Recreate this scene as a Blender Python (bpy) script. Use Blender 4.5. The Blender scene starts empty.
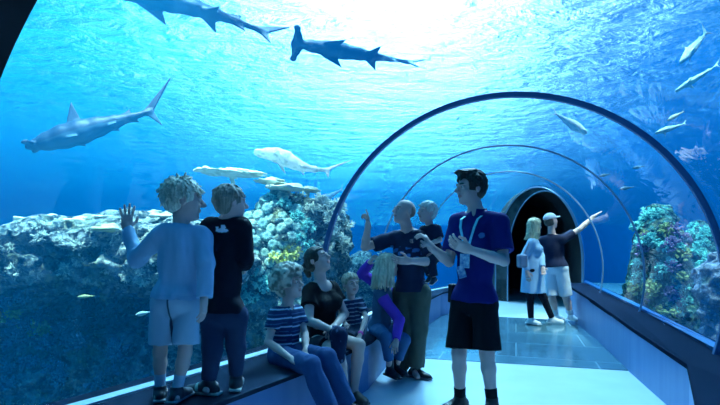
import bpy, math, random
import numpy as np
from mathutils import Vector, Matrix
from mathutils.bvhtree import BVHTree
S = bpy.context.scene
COL = S.collection
PI = math.pi
# ------------------------------------------------------------------ camera
HC, HY, F = 1.22, 247.0, 480.0            # eye height, horizon row, focal length in pixels
cd = bpy.data.cameras.new('camera'); cam = bpy.data.objects.new('camera', cd); COL.objects.link(cam)
cam.location = (0, 0, HC); cam.rotation_euler = (PI/2, 0, 0)
cd.sensor_width = 36; cd.lens = F/720*36; cd.shift_y = (HY-202.5)/720; cd.clip_end = 500
S.camera = cam
S.view_settings.view_transform = 'Standard'; S.view_settings.look = 'None'
S.view_settings.gamma = 1; S.view_settings.use_curve_mapping = False
S.view_settings.exposure = 0.42
S.cycles.transparent_max_bounces = 24; S.cycles.max_bounces = 8
S.cycles.sample_clamp_indirect = 6

def W(px, py, d):
    return Vector(((px-360)*d/F, d, HC-(py-HY)*d/F))

class NT:
    """tiny node helper"""
    def __init__(s, tree): s.t = tree; s.n = tree.nodes; s.l = tree.links
    def add(s, typ, **kw):
        n = s.n.new(typ)
        ins = kw.pop('ins', {})
        for k, v in kw.items(): setattr(n, k, v)
        for k, v in ins.items():
            if isinstance(v, bpy.types.NodeSocket): s.l.new(v, n.inputs[k])
            else: n.inputs[k].default_value = v
        return n
    def math(s, op, a, b=None, c=None, clamp=False):
        n = s.n.new('ShaderNodeMath'); n.operation = op; n.use_clamp = clamp
        for i, v in enumerate((a, b, c)):
            if v is None: continue
            if isinstance(v, bpy.types.NodeSocket): s.l.new(v, n.inputs[i])
            else: n.inputs[i].default_value = v
        return n.outputs[0]
    def mix(s, fac, a, b, blend='MIX'):
        n = s.n.new('ShaderNodeMix'); n.data_type = 'RGBA'; n.blend_type = blend
        for i, v in ((0, fac), (6, a), (7, b)):
            if isinstance(v, bpy.types.NodeSocket): s.l.new(v, n.inputs[i])
            else: n.inputs[i].default_value = v if i == 0 else (*v[:3], 1)
        return n.outputs[2]
    def ramp(s, fac, stops, interp='LINEAR'):
        n = s.n.new('ShaderNodeValToRGB'); r = n.color_ramp; r.interpolation = interp
        while len(r.elements) > 1: r.elements.remove(r.elements[-1])
        r.elements[0].position = stops[0][0]; r.elements[0].color = (*stops[0][1], 1)
        for p, c in stops[1:]:
            e = r.elements.new(p); e.color = (*c, 1)
        s.l.new(fac, n.inputs[0]); return n.outputs[0]

# ------------------------------------------------------------------ world: the blue hall light above and around the tank
wd = bpy.data.worlds.new('world'); S.world = wd; wd.use_nodes = True
w = NT(wd.node_tree); w.n.clear()
tc = w.add('ShaderNodeTexCoord')
nrm = w.add('ShaderNodeVectorMath', operation='NORMALIZE', ins={0: tc.outputs['Generated']}).outputs[0]
sp = w.add('ShaderNodeSeparateXYZ', ins={0: nrm})
zf = w.math('MULTIPLY_ADD', sp.outputs[2], 0.5, 0.5)
left = w.ramp(zf, [(0.0, (0.0, .012, .08)), (.40, (.000, .06, .28)), (.49, (.0, .25, .68)), (.60, (.000, .34, .74)), (.72, (.001, .40, .70)), (.85, (.004, .42, .68)), (1, (.05, .5, .85))])
right = w.ramp(zf, [(0.0, (0.0, .01, .08)), (.40, (.0, .045, .28)), (.49, (.0, .13, .68)), (.60, (.0, .13, .66)), (.72, (.0, .12, .52)), (.85, (.0, .12, .42)), (1, (.03, .4, .8))])
xf = w.math('MULTIPLY_ADD', sp.outputs[0], 1.8, 0.15, clamp=True)
base = w.mix(xf, left, right)
# world blue dimmed towards the back to cut fill on the visitors' near sides
yb = w.math('MULTIPLY_ADD', sp.outputs[1], .75, .56, clamp=True)
base = w.mix(yb, (0, .012, .05), base)
def lobe(direction, sharp, strength, color):
    v = Vector(direction).normalized()
    dt = w.add('ShaderNodeVectorMath', operation='DOT_PRODUCT', ins={0: nrm, 1: v}).outputs['Value']
    g = w.math('POWER', w.math('MAXIMUM', dt, 0.0), sharp)
    g = w.math('MULTIPLY', g, strength)
    n = w.add('ShaderNodeVectorMath', operation='SCALE', ins={0: color, 'Scale': g})
    return n.outputs[0]
L1 = lobe((.14, 1, 1.05), 28, 6.8, (.70, .75, 1.0))
L2 = lobe((-.20, 1, .95), 14, .35, (.25, .85, 1.0))
acc = w.add('ShaderNodeVectorMath', operation='ADD', ins={0: L1, 1: L2}).outputs[0]
acc = w.add('ShaderNodeVectorMath', operation='ADD', ins={0: acc, 1: base}).outputs[0]
dk = w.add('ShaderNodeVectorMath', operation='DOT_PRODUCT', ins={0: nrm, 1: Vector((.47, .66, .60)).normalized()}).outputs['Value']
dk = w.math('MULTIPLY', w.math('POWER', w.math('MAXIMUM', dk, 0.0), 34), -.93)      # dims the world light to darken the upper-right water
acc = w.add('ShaderNodeVectorMath', operation='SCALE', ins={0: acc, 'Scale': w.math('ADD', dk, 1.0)}).outputs[0]
bg = w.add('ShaderNodeBackground', ins={0: acc, 1: 1.9})
w.add('ShaderNodeOutputWorld', ins={0: bg.outputs[0]})

# overhead lamps of the exhibit hall hang above the water, pointing down; the right reef spot is added
def area_light(name, loc, target, size, power, color):
    ld = bpy.data.lights.new(name, 'AREA'); ld.shape = 'DISK'; ld.size = size; ld.energy = power; ld.color = color
    o = bpy.data.objects.new(name, ld); COL.objects.link(o); o.location = loc
    o.rotation_euler = (Vector(target)-Vector(loc)).to_track_quat('-Z', 'Y').to_euler(); return o
def spot_light(name, loc, target, deg, power, color, soft=.3):
    ld = bpy.data.lights.new(name, 'SPOT'); ld.spot_size = math.radians(deg); ld.spot_blend = .5; ld.shadow_soft_size = soft; ld.energy = power; ld.color = color
    o = bpy.data.objects.new(name, ld); COL.objects.link(o); o.location = loc
    o.rotation_euler = (Vector(target)-Vector(loc)).to_track_quat('-Z', 'Y').to_euler(); return o
area_light('hall_lamp', (3.0, 10.5, 11), (1.4, 5.0, 0), 2.4, 6500, (.46, .76, 1.0))
spot_light('reef_spot', (-3.2, 4.6, 9.5), (-3.3, 5.5, 1), 40, 42000, (1.0, .92, .85))
spot_light('reef_spot', (-.9, 5.9, 9.5), (-.8, 6.3, 1), 22, 13000, (1.0, .92, .85))
spot_light('reef_spot', (4.6, 5.2, 9.5), (4.4, 6.8, 1), 26, 26000, (1.0, .92, .8))  # extra spot added to brighten the right reef, not a hall lamp
# ------------------------------------------------------------------ materials
def new_mat(name):
    m = bpy.data.materials.new(name); m.use_nodes = True; t = NT(m.node_tree); t.n.clear(); return m, t
def out(t, sh): t.add('ShaderNodeOutputMaterial', ins={0: sh})
def surf_mat(name, color, rough=.7, spec=.4, c2=None, scale=12, bump=0, bscale=60, vcol=False, sss=0, aniso=None, metal=0, detail=5):
    m, t = new_mat(name)
    obj = t.add('ShaderNodeTexCoord').outputs['Object']
    vec = obj
    if aniso: vec = t.add('ShaderNodeMapping', ins={0: obj, 3: aniso}).outputs[0]
    if vcol: col = t.add('ShaderNodeVertexColor', layer_name='Col').outputs[0]
    else:
        col = t.add('ShaderNodeRGB').outputs[0]; col.default_value = (*color, 1)
    if c2 is not None:
        nz = t.add('ShaderNodeTexNoise', ins={'Vector': vec, 'Scale': scale, 'Detail': float(detail)})
        f = t.ramp(nz.outputs[0], [(.35, (0, 0, 0)), (.65, (1, 1, 1))])
        col = t.mix(f, col, c2)
    b = t.add('ShaderNodeBsdfPrincipled', ins={'Base Color': col, 'Roughness': rough, 'Specular IOR Level': spec, 'Metallic': metal})
    if bump:
        nb = t.add('ShaderNodeTexNoise', ins={'Vector': vec, 'Scale': bscale, 'Detail': 4.0})
        bp = t.add('ShaderNodeBump', ins={'Height': nb.outputs[0], 'Strength': bump, 'Distance': .01})
        t.l.new(bp.outputs[0], b.inputs['Normal'])
    out(t, b.outputs[0]); return m

# ------------------------------------------------------------------ mesh helpers
def obj_from(name, verts, faces, mat, parent=None, smooth=True, origin=None, vcol=None):
    me = bpy.data.meshes.new(name)
    v = np.asarray(verts, dtype=np.float64)
    o0 = Vector((0, 0, 0)) if origin is None else Vector(origin)
    v = v - np.array(o0)
    if isinstance(faces, np.ndarray):
        n = len(faces); k = faces.shape[1]
        me.vertices.add(len(v)); me.vertices.foreach_set('co', v.astype(np.float32).ravel())
        me.loops.add(n*k); me.loops.foreach_set('vertex_index', faces.astype(np.int32).ravel())
        me.polygons.add(n)
        me.polygons.foreach_set('loop_start', np.arange(0, n*k, k, dtype=np.int32))
        me.polygons.foreach_set('loop_total', np.full(n, k, dtype=np.int32))
        me.update(calc_edges=True)
    else:
        me.from_pydata([tuple(x) for x in v], [], faces); me.update()
    if smooth: me.polygons.foreach_set('use_smooth', np.ones(len(me.polygons), dtype=bool))
    if vcol is not None:
        ca = me.color_attributes.new('Col', 'FLOAT_COLOR', 'POINT')
        c = np.ones((len(v), 4), dtype=np.float32); c[:, :3] = vcol; ca.data.foreach_set('color', c.ravel())
    if mat: me.materials.append(mat)
    o = bpy.data.objects.new(name, me); COL.objects.link(o)
    if parent is not None:
        o.parent = parent
        o.location = o0 - tree_loc(parent)
    else: o.location = o0
    return o
def tree_loc(o):
    l = Vector(o.location)
    while o.parent: o = o.parent; l += o.location
    return l
def thing(name, label, cat, loc, group=None):
    o = bpy.data.objects.new(name, None); COL.objects.link(o); o.location = loc; o.empty_display_size = .1
    o['label'] = label; o['category'] = cat
    if group: o['group'] = group
    return o
def tag(o, label=None, cat=None, group=None, kind=None):
    if label: o['label'] = label
    if cat: o['category'] = cat
    if group: o['group'] = group
    if kind: o['kind'] = kind
    return o
class MB:
    def __init__(s): s.v = []; s.f = []
    def box(s, c, h, R=None):
        b = len(s.v)
        for x in (-1, 1):
            for y in (-1, 1):
                for z in (-1, 1):
                    p = Vector((x*h[0], y*h[1], z*h[2]))
                    if R is not None: p = R @ p
                    s.v.append(Vector(c)+p)
        for q in ((0, 1, 3, 2), (4, 6, 7, 5), (0, 4, 5, 1), (2, 3, 7, 6), (0, 2, 6, 4), (1, 5, 7, 3)): s.f.append([b+i for i in q])
        return s
    def sweep(s, pts, prof, closed=False, frames=None, caps=True):
        """prof: list of 2D offsets; frames: list of (e1,e2)"""
        b = len(s.v); n = len(prof); m = len(pts)
        for p, (e1, e2) in zip(pts, frames):
            for a, c in prof: s.v.append(Vector(p)+Vector(e1)*a+Vector(e2)*c)
        for i in range(m if closed else m-1):
            j = (i+1) % m
            for k in range(n):
                l = (k+1) % n
                s.f.append([b+i*n+k, b+i*n+l, b+j*n+l, b+j*n+k])
        if caps and not closed:
            s.f.append([b+k for k in range(n)]); s.f.append([b+(m-1)*n+k for k in range(n-1, -1, -1)])
        return s
    def prism(s, poly, z0, z1):
        """poly: list of (x,y,[z0,z1])"""
        b = len(s.v); n = len(poly)
        for p in poly: s.v.append(Vector((p[0], p[1], p[2] if len(p) > 2 else z0)))
        for p in poly: s.v.append(Vector((p[0], p[1], p[3] if len(p) > 3 else z1)))
        s.f.append([b+i for i in range(n)][::-1]); s.f.append([b+n+i for i in range(n)])
        for i in range(n):
            j = (i+1) % n; s.f.append([b+i, b+j, b+n+j, b+n+i])
        return s
    def make(s, name, mat, parent=None, smooth=False, origin=None, bevel=0):
        o = obj_from(name, [tuple(v) for v in s.v], s.f, mat, parent, smooth, origin)
        if bevel:
            md = o.modifiers.new('bevel', 'BEVEL'); md.width = bevel; md.segments = 2; md.limit_method = 'ANGLE'
        return o

# ------------------------------------------------------------------ tunnel stations (left foot, right foot, vertical radius)
ST = [((-2.90, -.30), (-.05, -1.85), 1.62), ((-1.728, 2.048), (1.13, .53), 1.62), ((-.37, 4.6), (2.65, 3.45), 1.62), ((.25, 6.4), (3.26, 5.5), 1.60),
      ((1.10, 8.7), (3.72, 7.35), 1.60), ((3.10, 11.0), (4.28, 9.2), 1.60)]
ZC = .88
def ring_pt(st, th, extra=0.0):
    L, R, rz = st
    L = Vector((L[0], L[1], 0)); R = Vector((R[0], R[1], 0)); C = (L+R)/2; u = (R-L)/2; a = u.length; u.normalize()
    return C - u*((a+extra)*math.cos(th)) + Vector((0, 0, ZC+(rz+extra)*math.sin(th)))
def lerp_st(A, B, t):
    f = lambda p, q: tuple(p[i]*(1-t)+q[i]*t for i in range(2))
    return (f(A[0], B[0]), f(A[1], B[1]), A[2]*(1-t)+B[2]*t)
TH0, TH1 = -.285, PI+.285

M = {}
# acrylic
def glass_mat():
    m, t = new_mat('acrylic')
    lw = t.add('ShaderNodeLayerWeight', ins={'Blend': .5})
    f = t.math('POWER', lw.outputs['Facing'], 3.0)
    obj = t.add('ShaderNodeTexCoord').outputs['Object']
    mp = t.add('ShaderNodeMapping', ins={0: obj, 3: (.5, .5, 2.6)}).outputs[0]
    nz = t.add('ShaderNodeTexNoise', ins={'Vector': mp, 'Scale': 1.6, 'Detail': 3.0, 'Distortion': 1.2})
    bp = t.add('ShaderNodeBump', ins={'Height': nz.outputs[0], 'Strength': .12, 'Distance': .08})
    f = t.math('MULTIPLY_ADD', f, .45, .035, clamp=True)
    tr = t.add('ShaderNodeBsdfTransparent', ins={0: (.93, .975, 1, 1)})
    gl = t.add('ShaderNodeBsdfGlossy', ins={0: (.85, .95, 1, 1), 'Roughness': .04, 'Normal': bp.outputs[0]})
    mx = t.add('ShaderNodeMixShader', ins={0: f, 1: tr.outputs[0], 2: gl.outputs[0]})
    out(t, mx.outputs[0]); return m
M['acrylic'] = glass_mat()
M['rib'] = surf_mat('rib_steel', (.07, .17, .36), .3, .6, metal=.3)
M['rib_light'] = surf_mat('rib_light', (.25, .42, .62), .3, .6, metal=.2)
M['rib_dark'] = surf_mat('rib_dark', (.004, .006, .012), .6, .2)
def matte(name, c1, c2):
    m, t = new_mat(name); nz = t.add('ShaderNodeTexNoise', ins={'Vector': t.add('ShaderNodeTexCoord').outputs['Object'], 'Scale': 6.0, 'Detail': 4.0})
    d = t.add('ShaderNodeBsdfDiffuse', ins={0: t.mix(nz.outputs[0], c1, c2)}); g = t.add('ShaderNodeBsdfGlossy', ins={0: (.5, .7, 1, 1), 'Roughness': .35})
    out(t, t.add('ShaderNodeMixShader', ins={0: .008, 1: d.outputs[0], 2: g.outputs[0]}).outputs[0]); return m
M['bench'] = surf_mat('bench_panel', (.12, .24, .46), .45, .35, (.09, .20, .42), 1.5, aniso=(6, 6, .6))
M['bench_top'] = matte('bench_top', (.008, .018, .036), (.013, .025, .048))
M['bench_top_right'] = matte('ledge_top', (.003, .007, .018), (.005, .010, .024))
M['white_strip'] = surf_mat('white_strip', (.80, .88, .92), .5, .3, (.7, .8, .88), 20)
M['blue_strip'] = surf_mat('blue_sealant', (.03, .20, .55), .35, .5)
M['concrete'] = surf_mat('collar_concrete', (.08, .11, .12), .9, .1, (.04, .06, .07), 6, bump=.5, bscale=30)
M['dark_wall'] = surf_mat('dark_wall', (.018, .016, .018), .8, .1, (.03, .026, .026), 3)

def floor_mat():
    m, t = new_mat('pale_floor')
    obj = t.add('ShaderNodeTexCoord').outputs['Object']
    nz = t.add('ShaderNodeTexNoise', ins={'Vector': obj, 'Scale': 2.2, 'Detail': 6.0})
    col = t.mix(t.ramp(nz.outputs[0], [(.3, (0, 0, 0)), (.7, (1, 1, 1))]), (.50, .60, .68), (.60, .70, .78))
    b = t.add('ShaderNodeBsdfPrincipled', ins={'Base Color': col, 'Roughness': .30, 'Specular IOR Level': .7})
    out(t, b.outputs[0]); return m
M['floor'] = floor_mat()
def slate_mat():
    m, t = new_mat('slate_tiles')
    obj = t.add('ShaderNodeTexCoord').outputs['Object']
    mp = t.add('ShaderNodeMapping', ins={0: obj, 2: (0, 0, math.radians(18)), 3: (1, 1, 1)}).outputs[0]
    br = t.add('ShaderNodeTexBrick', offset=0.5, ins={'Vector': mp, 'Scale': 1.0, 'Brick Width': 1.6, 'Row Height': .8, 'Mortar Size': .008, 'Color1': (.045, .13, .19, 1), 'Color2': (.075, .18, .25, 1), 'Mortar': (.20, .34, .44, 1)})
    nz = t.add('ShaderNodeTexNoise', ins={'Vector': obj, 'Scale': 5.0, 'Detail': 6.0})
    col = t.mix(t.math('MULTIPLY', nz.outputs[0], .5), br.outputs[0], (.10, .22, .30))
    rr = t.math('MULTIPLY_ADD', nz.outputs[0], .18, .06)
    b = t.add('ShaderNodeBsdfPrincipled', ins={'Base Color': col, 'Roughness': rr, 'Specular IOR Level': .8})
    out(t, b.outputs[0]); return m
M['slate'] = slate_mat()
def water_mat():
    m, t = new_mat('water_surface')
    obj = t.add('ShaderNodeTexCoord').outputs['Object']
    mp = t.add('ShaderNodeMapping', ins={0: obj, 2: (0, 0, -.25), 3: (.62, 1.15, 1)}).outputs[0]
    n1 = t.add('ShaderNodeTexNoise', ins={'Vector': mp, 'Scale': 2.0, 'Detail': 5.0, 'Roughness': .55, 'Distortion': .5})
    n2 = t.add('ShaderNodeTexNoise', ins={'Vector': mp, 'Scale': .35, 'Detail': 2.0})
    h = t.math('MULTIPLY_ADD', n2.outputs[0], 2.2, n1.outputs[0])
    bp = t.add('ShaderNodeBump', ins={'Height': h, 'Strength': 1.0, 'Distance': .40})
    rf = t.add('ShaderNodeBsdfRefraction', ins={0: (.92, 1, 1, 1), 'Roughness': .02, 'IOR': 1.2, 'Normal': bp.outputs[0]})
    tr = t.add('ShaderNodeBsdfTransparent', ins={0: (.85, 1, 1, 1)})
    gl = t.add('ShaderNodeBsdfGlossy', ins={0: (.8, .95, 1, 1), 'Roughness': .03, 'Normal': bp.outputs[0]})
    m1 = t.add('ShaderNodeMixShader', ins={0: .72, 1: tr.outputs[0], 2: rf.outputs[0]})
    lw = t.add('ShaderNodeLayerWeight', ins={'Blend': .5, 'Normal': bp.outputs[0]})
    f = t.math('MULTIPLY', t.math('POWER', lw.outputs['Facing'], 3.0), .85, clamp=True)
    mx = t.add('ShaderNodeMixShader', ins={0: f, 1: m1.outputs[0], 2: gl.outputs[0]})
    out(t, mx.outputs[0]); return m
M['water'] = water_mat()

# ------------------------------------------------------------------ structure
def struct(o): o['kind'] = 'structure'; return o
# floor: pale slab following the tunnel, with the slate band inlaid
fl_l = [(-3.6, -1.4), (-2.3, 1.9), (-.9, 4.6), (-.1, 6.6), (.8, 8.9), (2.6, 11.6), (5.5, 17)]
fl_r = [(9.5, 16), (5.6, 9.2), (4.4, 7.3), (3.6, 5.4), (2.75, 3.35), (1.9, 1.6), (.5, -2.4)]
struct(MB().prism(fl_l+fl_r, -.25, 0).make('floor', M['floor']))
struct(MB().prism([(.05, 5.42), (3.3, 4.55), (4.3, 7.6), (.9, 8.95)], .0, .006).make('floor_tiles', M['slate']))
# vault glass, one pane field per bay
for i in range(len(ST)-1):
    A, B = ST[i], ST[i+1]; n = 40; m = 6
    V, Fc = [], []
    for j in range(m+1):
        st = lerp_st(A, B, j/m)
        for k in range(n+1): V.append(tuple(ring_pt(st, TH0+(TH1-TH0)*k/n)))
    for j in range(m):
        for k in range(n):
            a = j*(n+1)+k; Fc.append([a, a+1, a+n+2, a+n+1])
    o = struct(obj_from('window_%d' % (i+1), V, Fc, M['acrylic']))
# ribs
def rib(st, axis, wid, dep, name, mat, inner=0):
    n = 96; axis = Vector((*axis, 0)).normalized(); pts = []; fr = []
    for k in range(n+1):
        th = TH0+(TH1-TH0)*k/n; p = ring_pt(st, th)
        L, R, rz = st; u = (Vector((*R, 0))-Vector((*L, 0))).normalized()
        rad = (-u*math.cos(th)+Vector((0, 0, math.sin(th)))).normalized()
        pts.append(p); fr.append((rad, axis))
    hw = wid/2
    o = MB().sweep(pts, [(-dep-inner, -hw), (.01, -hw), (.01, hw), (-dep-inner, hw)], frames=fr).make(name, mat)
    md = o.modifiers.new('bevel', 'BEVEL'); md.width = .004; md.segments = 1
    return struct(o)
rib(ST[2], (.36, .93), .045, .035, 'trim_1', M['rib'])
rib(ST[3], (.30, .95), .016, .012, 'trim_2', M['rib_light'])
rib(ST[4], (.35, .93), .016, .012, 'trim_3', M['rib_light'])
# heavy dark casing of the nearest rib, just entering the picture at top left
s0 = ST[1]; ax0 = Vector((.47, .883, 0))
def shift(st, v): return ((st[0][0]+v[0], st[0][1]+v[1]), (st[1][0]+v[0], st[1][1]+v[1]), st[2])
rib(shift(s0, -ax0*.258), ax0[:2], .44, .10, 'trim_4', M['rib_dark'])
# left bench: seat slab, front panel, white strip against the glass
LB = thing('bench', 'long dark-topped bench with blue front under the left glass wall', 'bench', (-.4, 3.6, 0))
zb = .42
back = [(-2.45, .45), (-1.77, 1.87), (-1.37, 2.52), (-.75, 3.61), (-.28, 4.6), (.33, 6.4), (1.20, 8.7), (2.3, 10.4)]
front = [(-1.66, .30), (-1.02, 1.85), (-.72, 2.49), (-.31, 3.20), (.10, 4.10), (.62, 6.15), (1.45, 8.45), (2.55, 10.1)]
out_b = [(x-.16, y+.06) for x, y in back]
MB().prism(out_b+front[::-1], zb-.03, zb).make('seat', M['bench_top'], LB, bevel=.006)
ins = [(x-.03, y+.012) for x, y in front]
MB().prism(out_b+ins[::-1], .0, zb-.03).make('front_panel', M['bench'], LB)
off = lambda ln, a: [(x+a*.88, y-a*.47) for x, y in ln]
MB().prism(off(back, -.02)+off(back, .06)[::-1], zb, zb+.012).make('white_strip', M['white_strip'], LB)
# right ledge (sloping up towards the far end)
RB = thing('bench', 'blue-fronted ledge with dark slanting top under the right glass wall', 'bench', (3.2, 6, 0))
rf = [(.95, 1.2, .42), (1.70, 2.43, .42), (2.24, 3.29, .42), (2.62, 4.7, .46), (3.08, 6.3, .51), (3.54, 8.05, .55), (3.84, 9.0, .55)]
rbk = [(1.30, 1.0, .42), (2.05, 2.2, .42), (2.70, 3.45, .42), (3.30, 5.5, .47), (3.80, 7.35, .52), (4.24, 9.0, .55)]
ext = lambda ln, a: [(x+a, y, z) for x, y, z in ln]
top = [(x, y, z-.04, z) for x, y, z in ext(rbk, .12)]+[(x, y, z-.04, z) for x, y, z in rf[::-1]]
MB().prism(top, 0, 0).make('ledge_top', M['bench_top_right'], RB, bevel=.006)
rin = [(x+.02, y) for x, y, z in rf]
body = [(x, y, 0, z-.04) for x, y, z in ext(rbk, .12)]+[(x+.015, y, 0, z-.04) for x, y, z in rf[::-1]]
MB().prism(body, 0, 0).make('front_panel', M['bench'], RB)
st_ = [(x-.01, y, z, z+.05) for x, y, z in rbk]+[(x-.045, y, z, z+.02) for x, y, z in rbk[::-1]]
MB().prism(st_, 0, 0).make('sealant_strip', M['blue_strip'], RB)
# collar around the dark doorway
C4L, C4R = Vector((3.10, 11.0, 0)), Vector((4.28, 9.2, 0))
u4 = (C4R-C4L).normalized(); n4 = Vector((-u4.y, u4.x, 0))
if n4.y < 0: n4 = -n4
Cc = C4L.lerp(C4R, .5)
def arch_pts(c, a, b, zc, n=40, z0=0):
    P = [c-u4*a+Vector((0, 0, z0))]
    for k in range(n+1):
        th = PI*k/n; P.append(c-u4*a*math.cos(th)+Vector((0, 0, zc+b*math.sin(th))))
    P.append(c+u4*a+Vector((0, 0, z0))); return P
mb = MB()
cI = C4L.lerp(C4R, .585)
def loftA(mb, PA, PB):
    b = len(mb.v); mb.v += PA+PB; n = len(PA)
    for i in range(n-1): mb.f.append([b+i, b+i+1, b+n+i+1, b+n+i])
O0 = arch_pts(Cc, 1.09, 1.62, ZC); I0 = arch_pts(cI, .90, 1.50, ZC)
I1 = [p+n4*.12+(cI+Vector((0, 0, ZC))-p)*.05 for p in I0]; DX = Vector((.12, .99, 0)); O1 = [p+DX*.8 for p in O0]; I2 = [p+DX*.8 for p in I0]
loftA(mb, O0, I0); loftA(mb, O0, O1)
struct(mb.make('wall_far', M['concrete'], smooth=False))
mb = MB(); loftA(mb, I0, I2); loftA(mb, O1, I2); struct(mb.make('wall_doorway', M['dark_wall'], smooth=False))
def arch_tube(c, a, b, off_, r, name):
    P = arch_pts(c, a, b, ZC, 60); ff = []
    pts = [p+n4*off_ for p in P]
    for p in P: ff.append(((p-(c+Vector((0, 0, ZC)))).normalized() if p.z > .5 else -u4 if (p-c).dot(u4) < 0 else u4, n4))
    return struct(MB().sweep(pts, [(r*math.cos(q*PI/3), r*math.sin(q*PI/3)) for q in range(6)], frames=ff).make(name, M['arch_light'], smooth=True))
M['arch_light'] = surf_mat('arch_metal', (.20, .32, .45), .3, .5, metal=.3)
arch_tube(cI, .90, 1.50, -.01, .016, 'trim_5'); arch_tube(Cc, 1.06, 1.59, -.01, .016, 'trim_6')
# dark corridor behind the doorway
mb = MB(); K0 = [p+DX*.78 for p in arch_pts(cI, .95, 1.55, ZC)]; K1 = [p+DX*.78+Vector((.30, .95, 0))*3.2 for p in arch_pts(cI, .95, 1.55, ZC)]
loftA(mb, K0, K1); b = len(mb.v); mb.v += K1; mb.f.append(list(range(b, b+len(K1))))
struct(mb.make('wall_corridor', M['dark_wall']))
# wall behind the photographer's position and end of the vault
L, R = Vector((*ST[0][0], 0)), Vector((*ST[0][1], 0)); uu = (R-L).normalized()
mb = MB(); P = [L-uu*.3]+[ring_pt(ST[0], TH0+(TH1-TH0)*k/40, .02) for k in range(41)]+[R+uu*.3]
mb.v += P; mb.f.append(list(range(len(P)))); struct(mb.make('wall_back', M['dark_wall']))
# water surface overhead
g = 60; V = [(-60+120*i/g, -40+130*j/g, 5.3) for j in range(g+1) for i in range(g+1)]
Fc = [[j*(g+1)+i, (j+1)*(g+1)+i, (j+1)*(g+1)+i+1, j*(g+1)+i+1] for j in range(g) for i in range(g)]
o = obj_from('water_surface', V, Fc, M['water']); tag(o, kind='structure')
# sandy tank bottom
M['seabed'] = surf_mat('seabed', (.10, .16, .18), .9, .1, (.05, .09, .12), 1.5, bump=.6, bscale=4)
struct(MB().prism([(-30, -6), (30, -6), (30, 34), (-30, 34)], -1.9, -1.7).make('ground_tank_bottom', M['seabed']))

# the water itself: a closed body around the tunnel, faintly scattering and blue
def water_volume():
    m, t = new_mat('tank_water')
    sc = t.add('ShaderNodeVolumeScatter', ins={0: (.0, .40, 1, 1), 'Density': .06, 'Anisotropy': .3})
    ab = t.add('ShaderNodeVolumeAbsorption', ins={0: (.1, .74, 1, 1), 'Density': .17})
    ad = t.add('ShaderNodeAddShader', ins={0: sc.outputs[0], 1: ab.outputs[0]})
    t.add('ShaderNodeOutputMaterial', ins={'Volume': ad.outputs[0]})
    V, Fc = [], []
    mb = MB(); mb.box((0, 14, 1.8), (30, 26, 3.42))
    n = 24; rows = []
    sts = [ST[0]]+[lerp_st(ST[i], ST[i+1], j/4) for i in range(len(ST)-1) for j in range(1, 5)]
    for st in sts:
        r = [ring_pt(st, TH0+(TH1-TH0)*k/n, .012) for k in range(n+1)]
        r[0].z = r[-1].z = .4
        r = [Vector((r[0].x, r[0].y, -.4))]+r+[Vector((r[-1].x, r[-1].y, -.4))]
        b = len(mb.v); mb.v += r; rows.append(b)
    k = n+3
    for a, c in zip(rows[:-1], rows[1:]):
        for i in range(k):
            j = (i+1) % k; mb.f.append([a+i, c+i, c+j, a+j])
    mb.f.append([rows[0]+i for i in range(k)]); mb.f.append([rows[-1]+i for i in range(k)][::-1])
    o = mb.make('tank_water', m); tag(o, kind='structure')
water_volume()
# ------------------------------------------------------------------ distance-field modelling
A3 = lambda p: np.array([p[0], p[1], p[2]], dtype=np.float64)
def vnoise(P, seed=0):
    Pi = np.floor(P).astype(np.int64); f = P-Pi; f = f*f*(3-2*f)
    def h(i, j, k):
        n = (i*73856093) ^ (j*19349663) ^ (k*83492791) ^ (seed*2654435761)
        n = (n ^ (n >> 13))*1274126177 & 0x7fffffff
        return (n & 0xffff)/65535.0
    x, y, z = Pi[..., 0], Pi[..., 1], Pi[..., 2]; r = 0
    for a in (0, 1):
        wa = f[..., 0] if a else 1-f[..., 0]
        for b in (0, 1):
            wb = f[..., 1] if b else 1-f[..., 1]
            for c in (0, 1):
                wc = f[..., 2] if c else 1-f[..., 2]
                r = r+wa*wb*wc*h(x+a, y+b, z+c)
    return r*2-1
def fbm(P, sc, seed=0, oct=2):
    r = 0; a = 1; t = 0
    for o in range(oct): r = r+a*vnoise(P*(sc*2**o)+17.3*o, seed+o); t += a; a *= .5
    return r/t
class Prim:
    def __init__(s, fn, lo, hi): s.fn = fn; s.lo = np.array(lo); s.hi = np.array(hi)
def rc(a, b, ra, rb):
    a = A3(a); b = A3(b); ab = b-a; L = max(ab@ab, 1e-12); m = max(ra, rb)
    def fn(P):
        q = P-a; t = np.clip((q@ab)/L, 0, 1); return np.linalg.norm(q-t[..., None]*ab, axis=-1)-(ra+(rb-ra)*t)
    return Prim(fn, np.minimum(a, b)-m, np.maximum(a, b)+m)
def cap(a, b, ra, rb, flat=2):
    """tapered cone with flat end(s): 1 = flat at b, 2 = flat at b only, 3 = both"""
    a = A3(a); b = A3(b); ab = b-a; Ln = np.linalg.norm(ab); d = ab/Ln; m = max(ra, rb)*1.05
    def fn(P):
        q = P-a; s = q@d; t = s/Ln; tc = np.clip(t, 0, 1.0)
        r = np.linalg.norm(q-(np.clip(s, 0, Ln+.1))[..., None]*d, axis=-1)-(ra+(rb-ra)*tc)
        r = np.maximum(r, s-Ln)
        if flat == 3: r = np.maximum(r, -s)
        return r
    return Prim(fn, np.minimum(a, b)-m, np.maximum(a, b)+m)
def ell(c, r, R=None):
    c = A3(c); r = np.array(r, dtype=float); R = np.eye(3) if R is None else np.asarray(R, dtype=float)   # rows = axes
    def fn(P):
        q = (P-c)@R.T; k0 = np.linalg.norm(q/r, axis=-1); k1 = np.linalg.norm(q/(r*r), axis=-1)
        return k0*(k0-1)/np.maximum(k1, 1e-9)
    e = np.sqrt(((R*r[:, None])**2).sum(0)); return Prim(fn, c-e, c+e)
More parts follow.
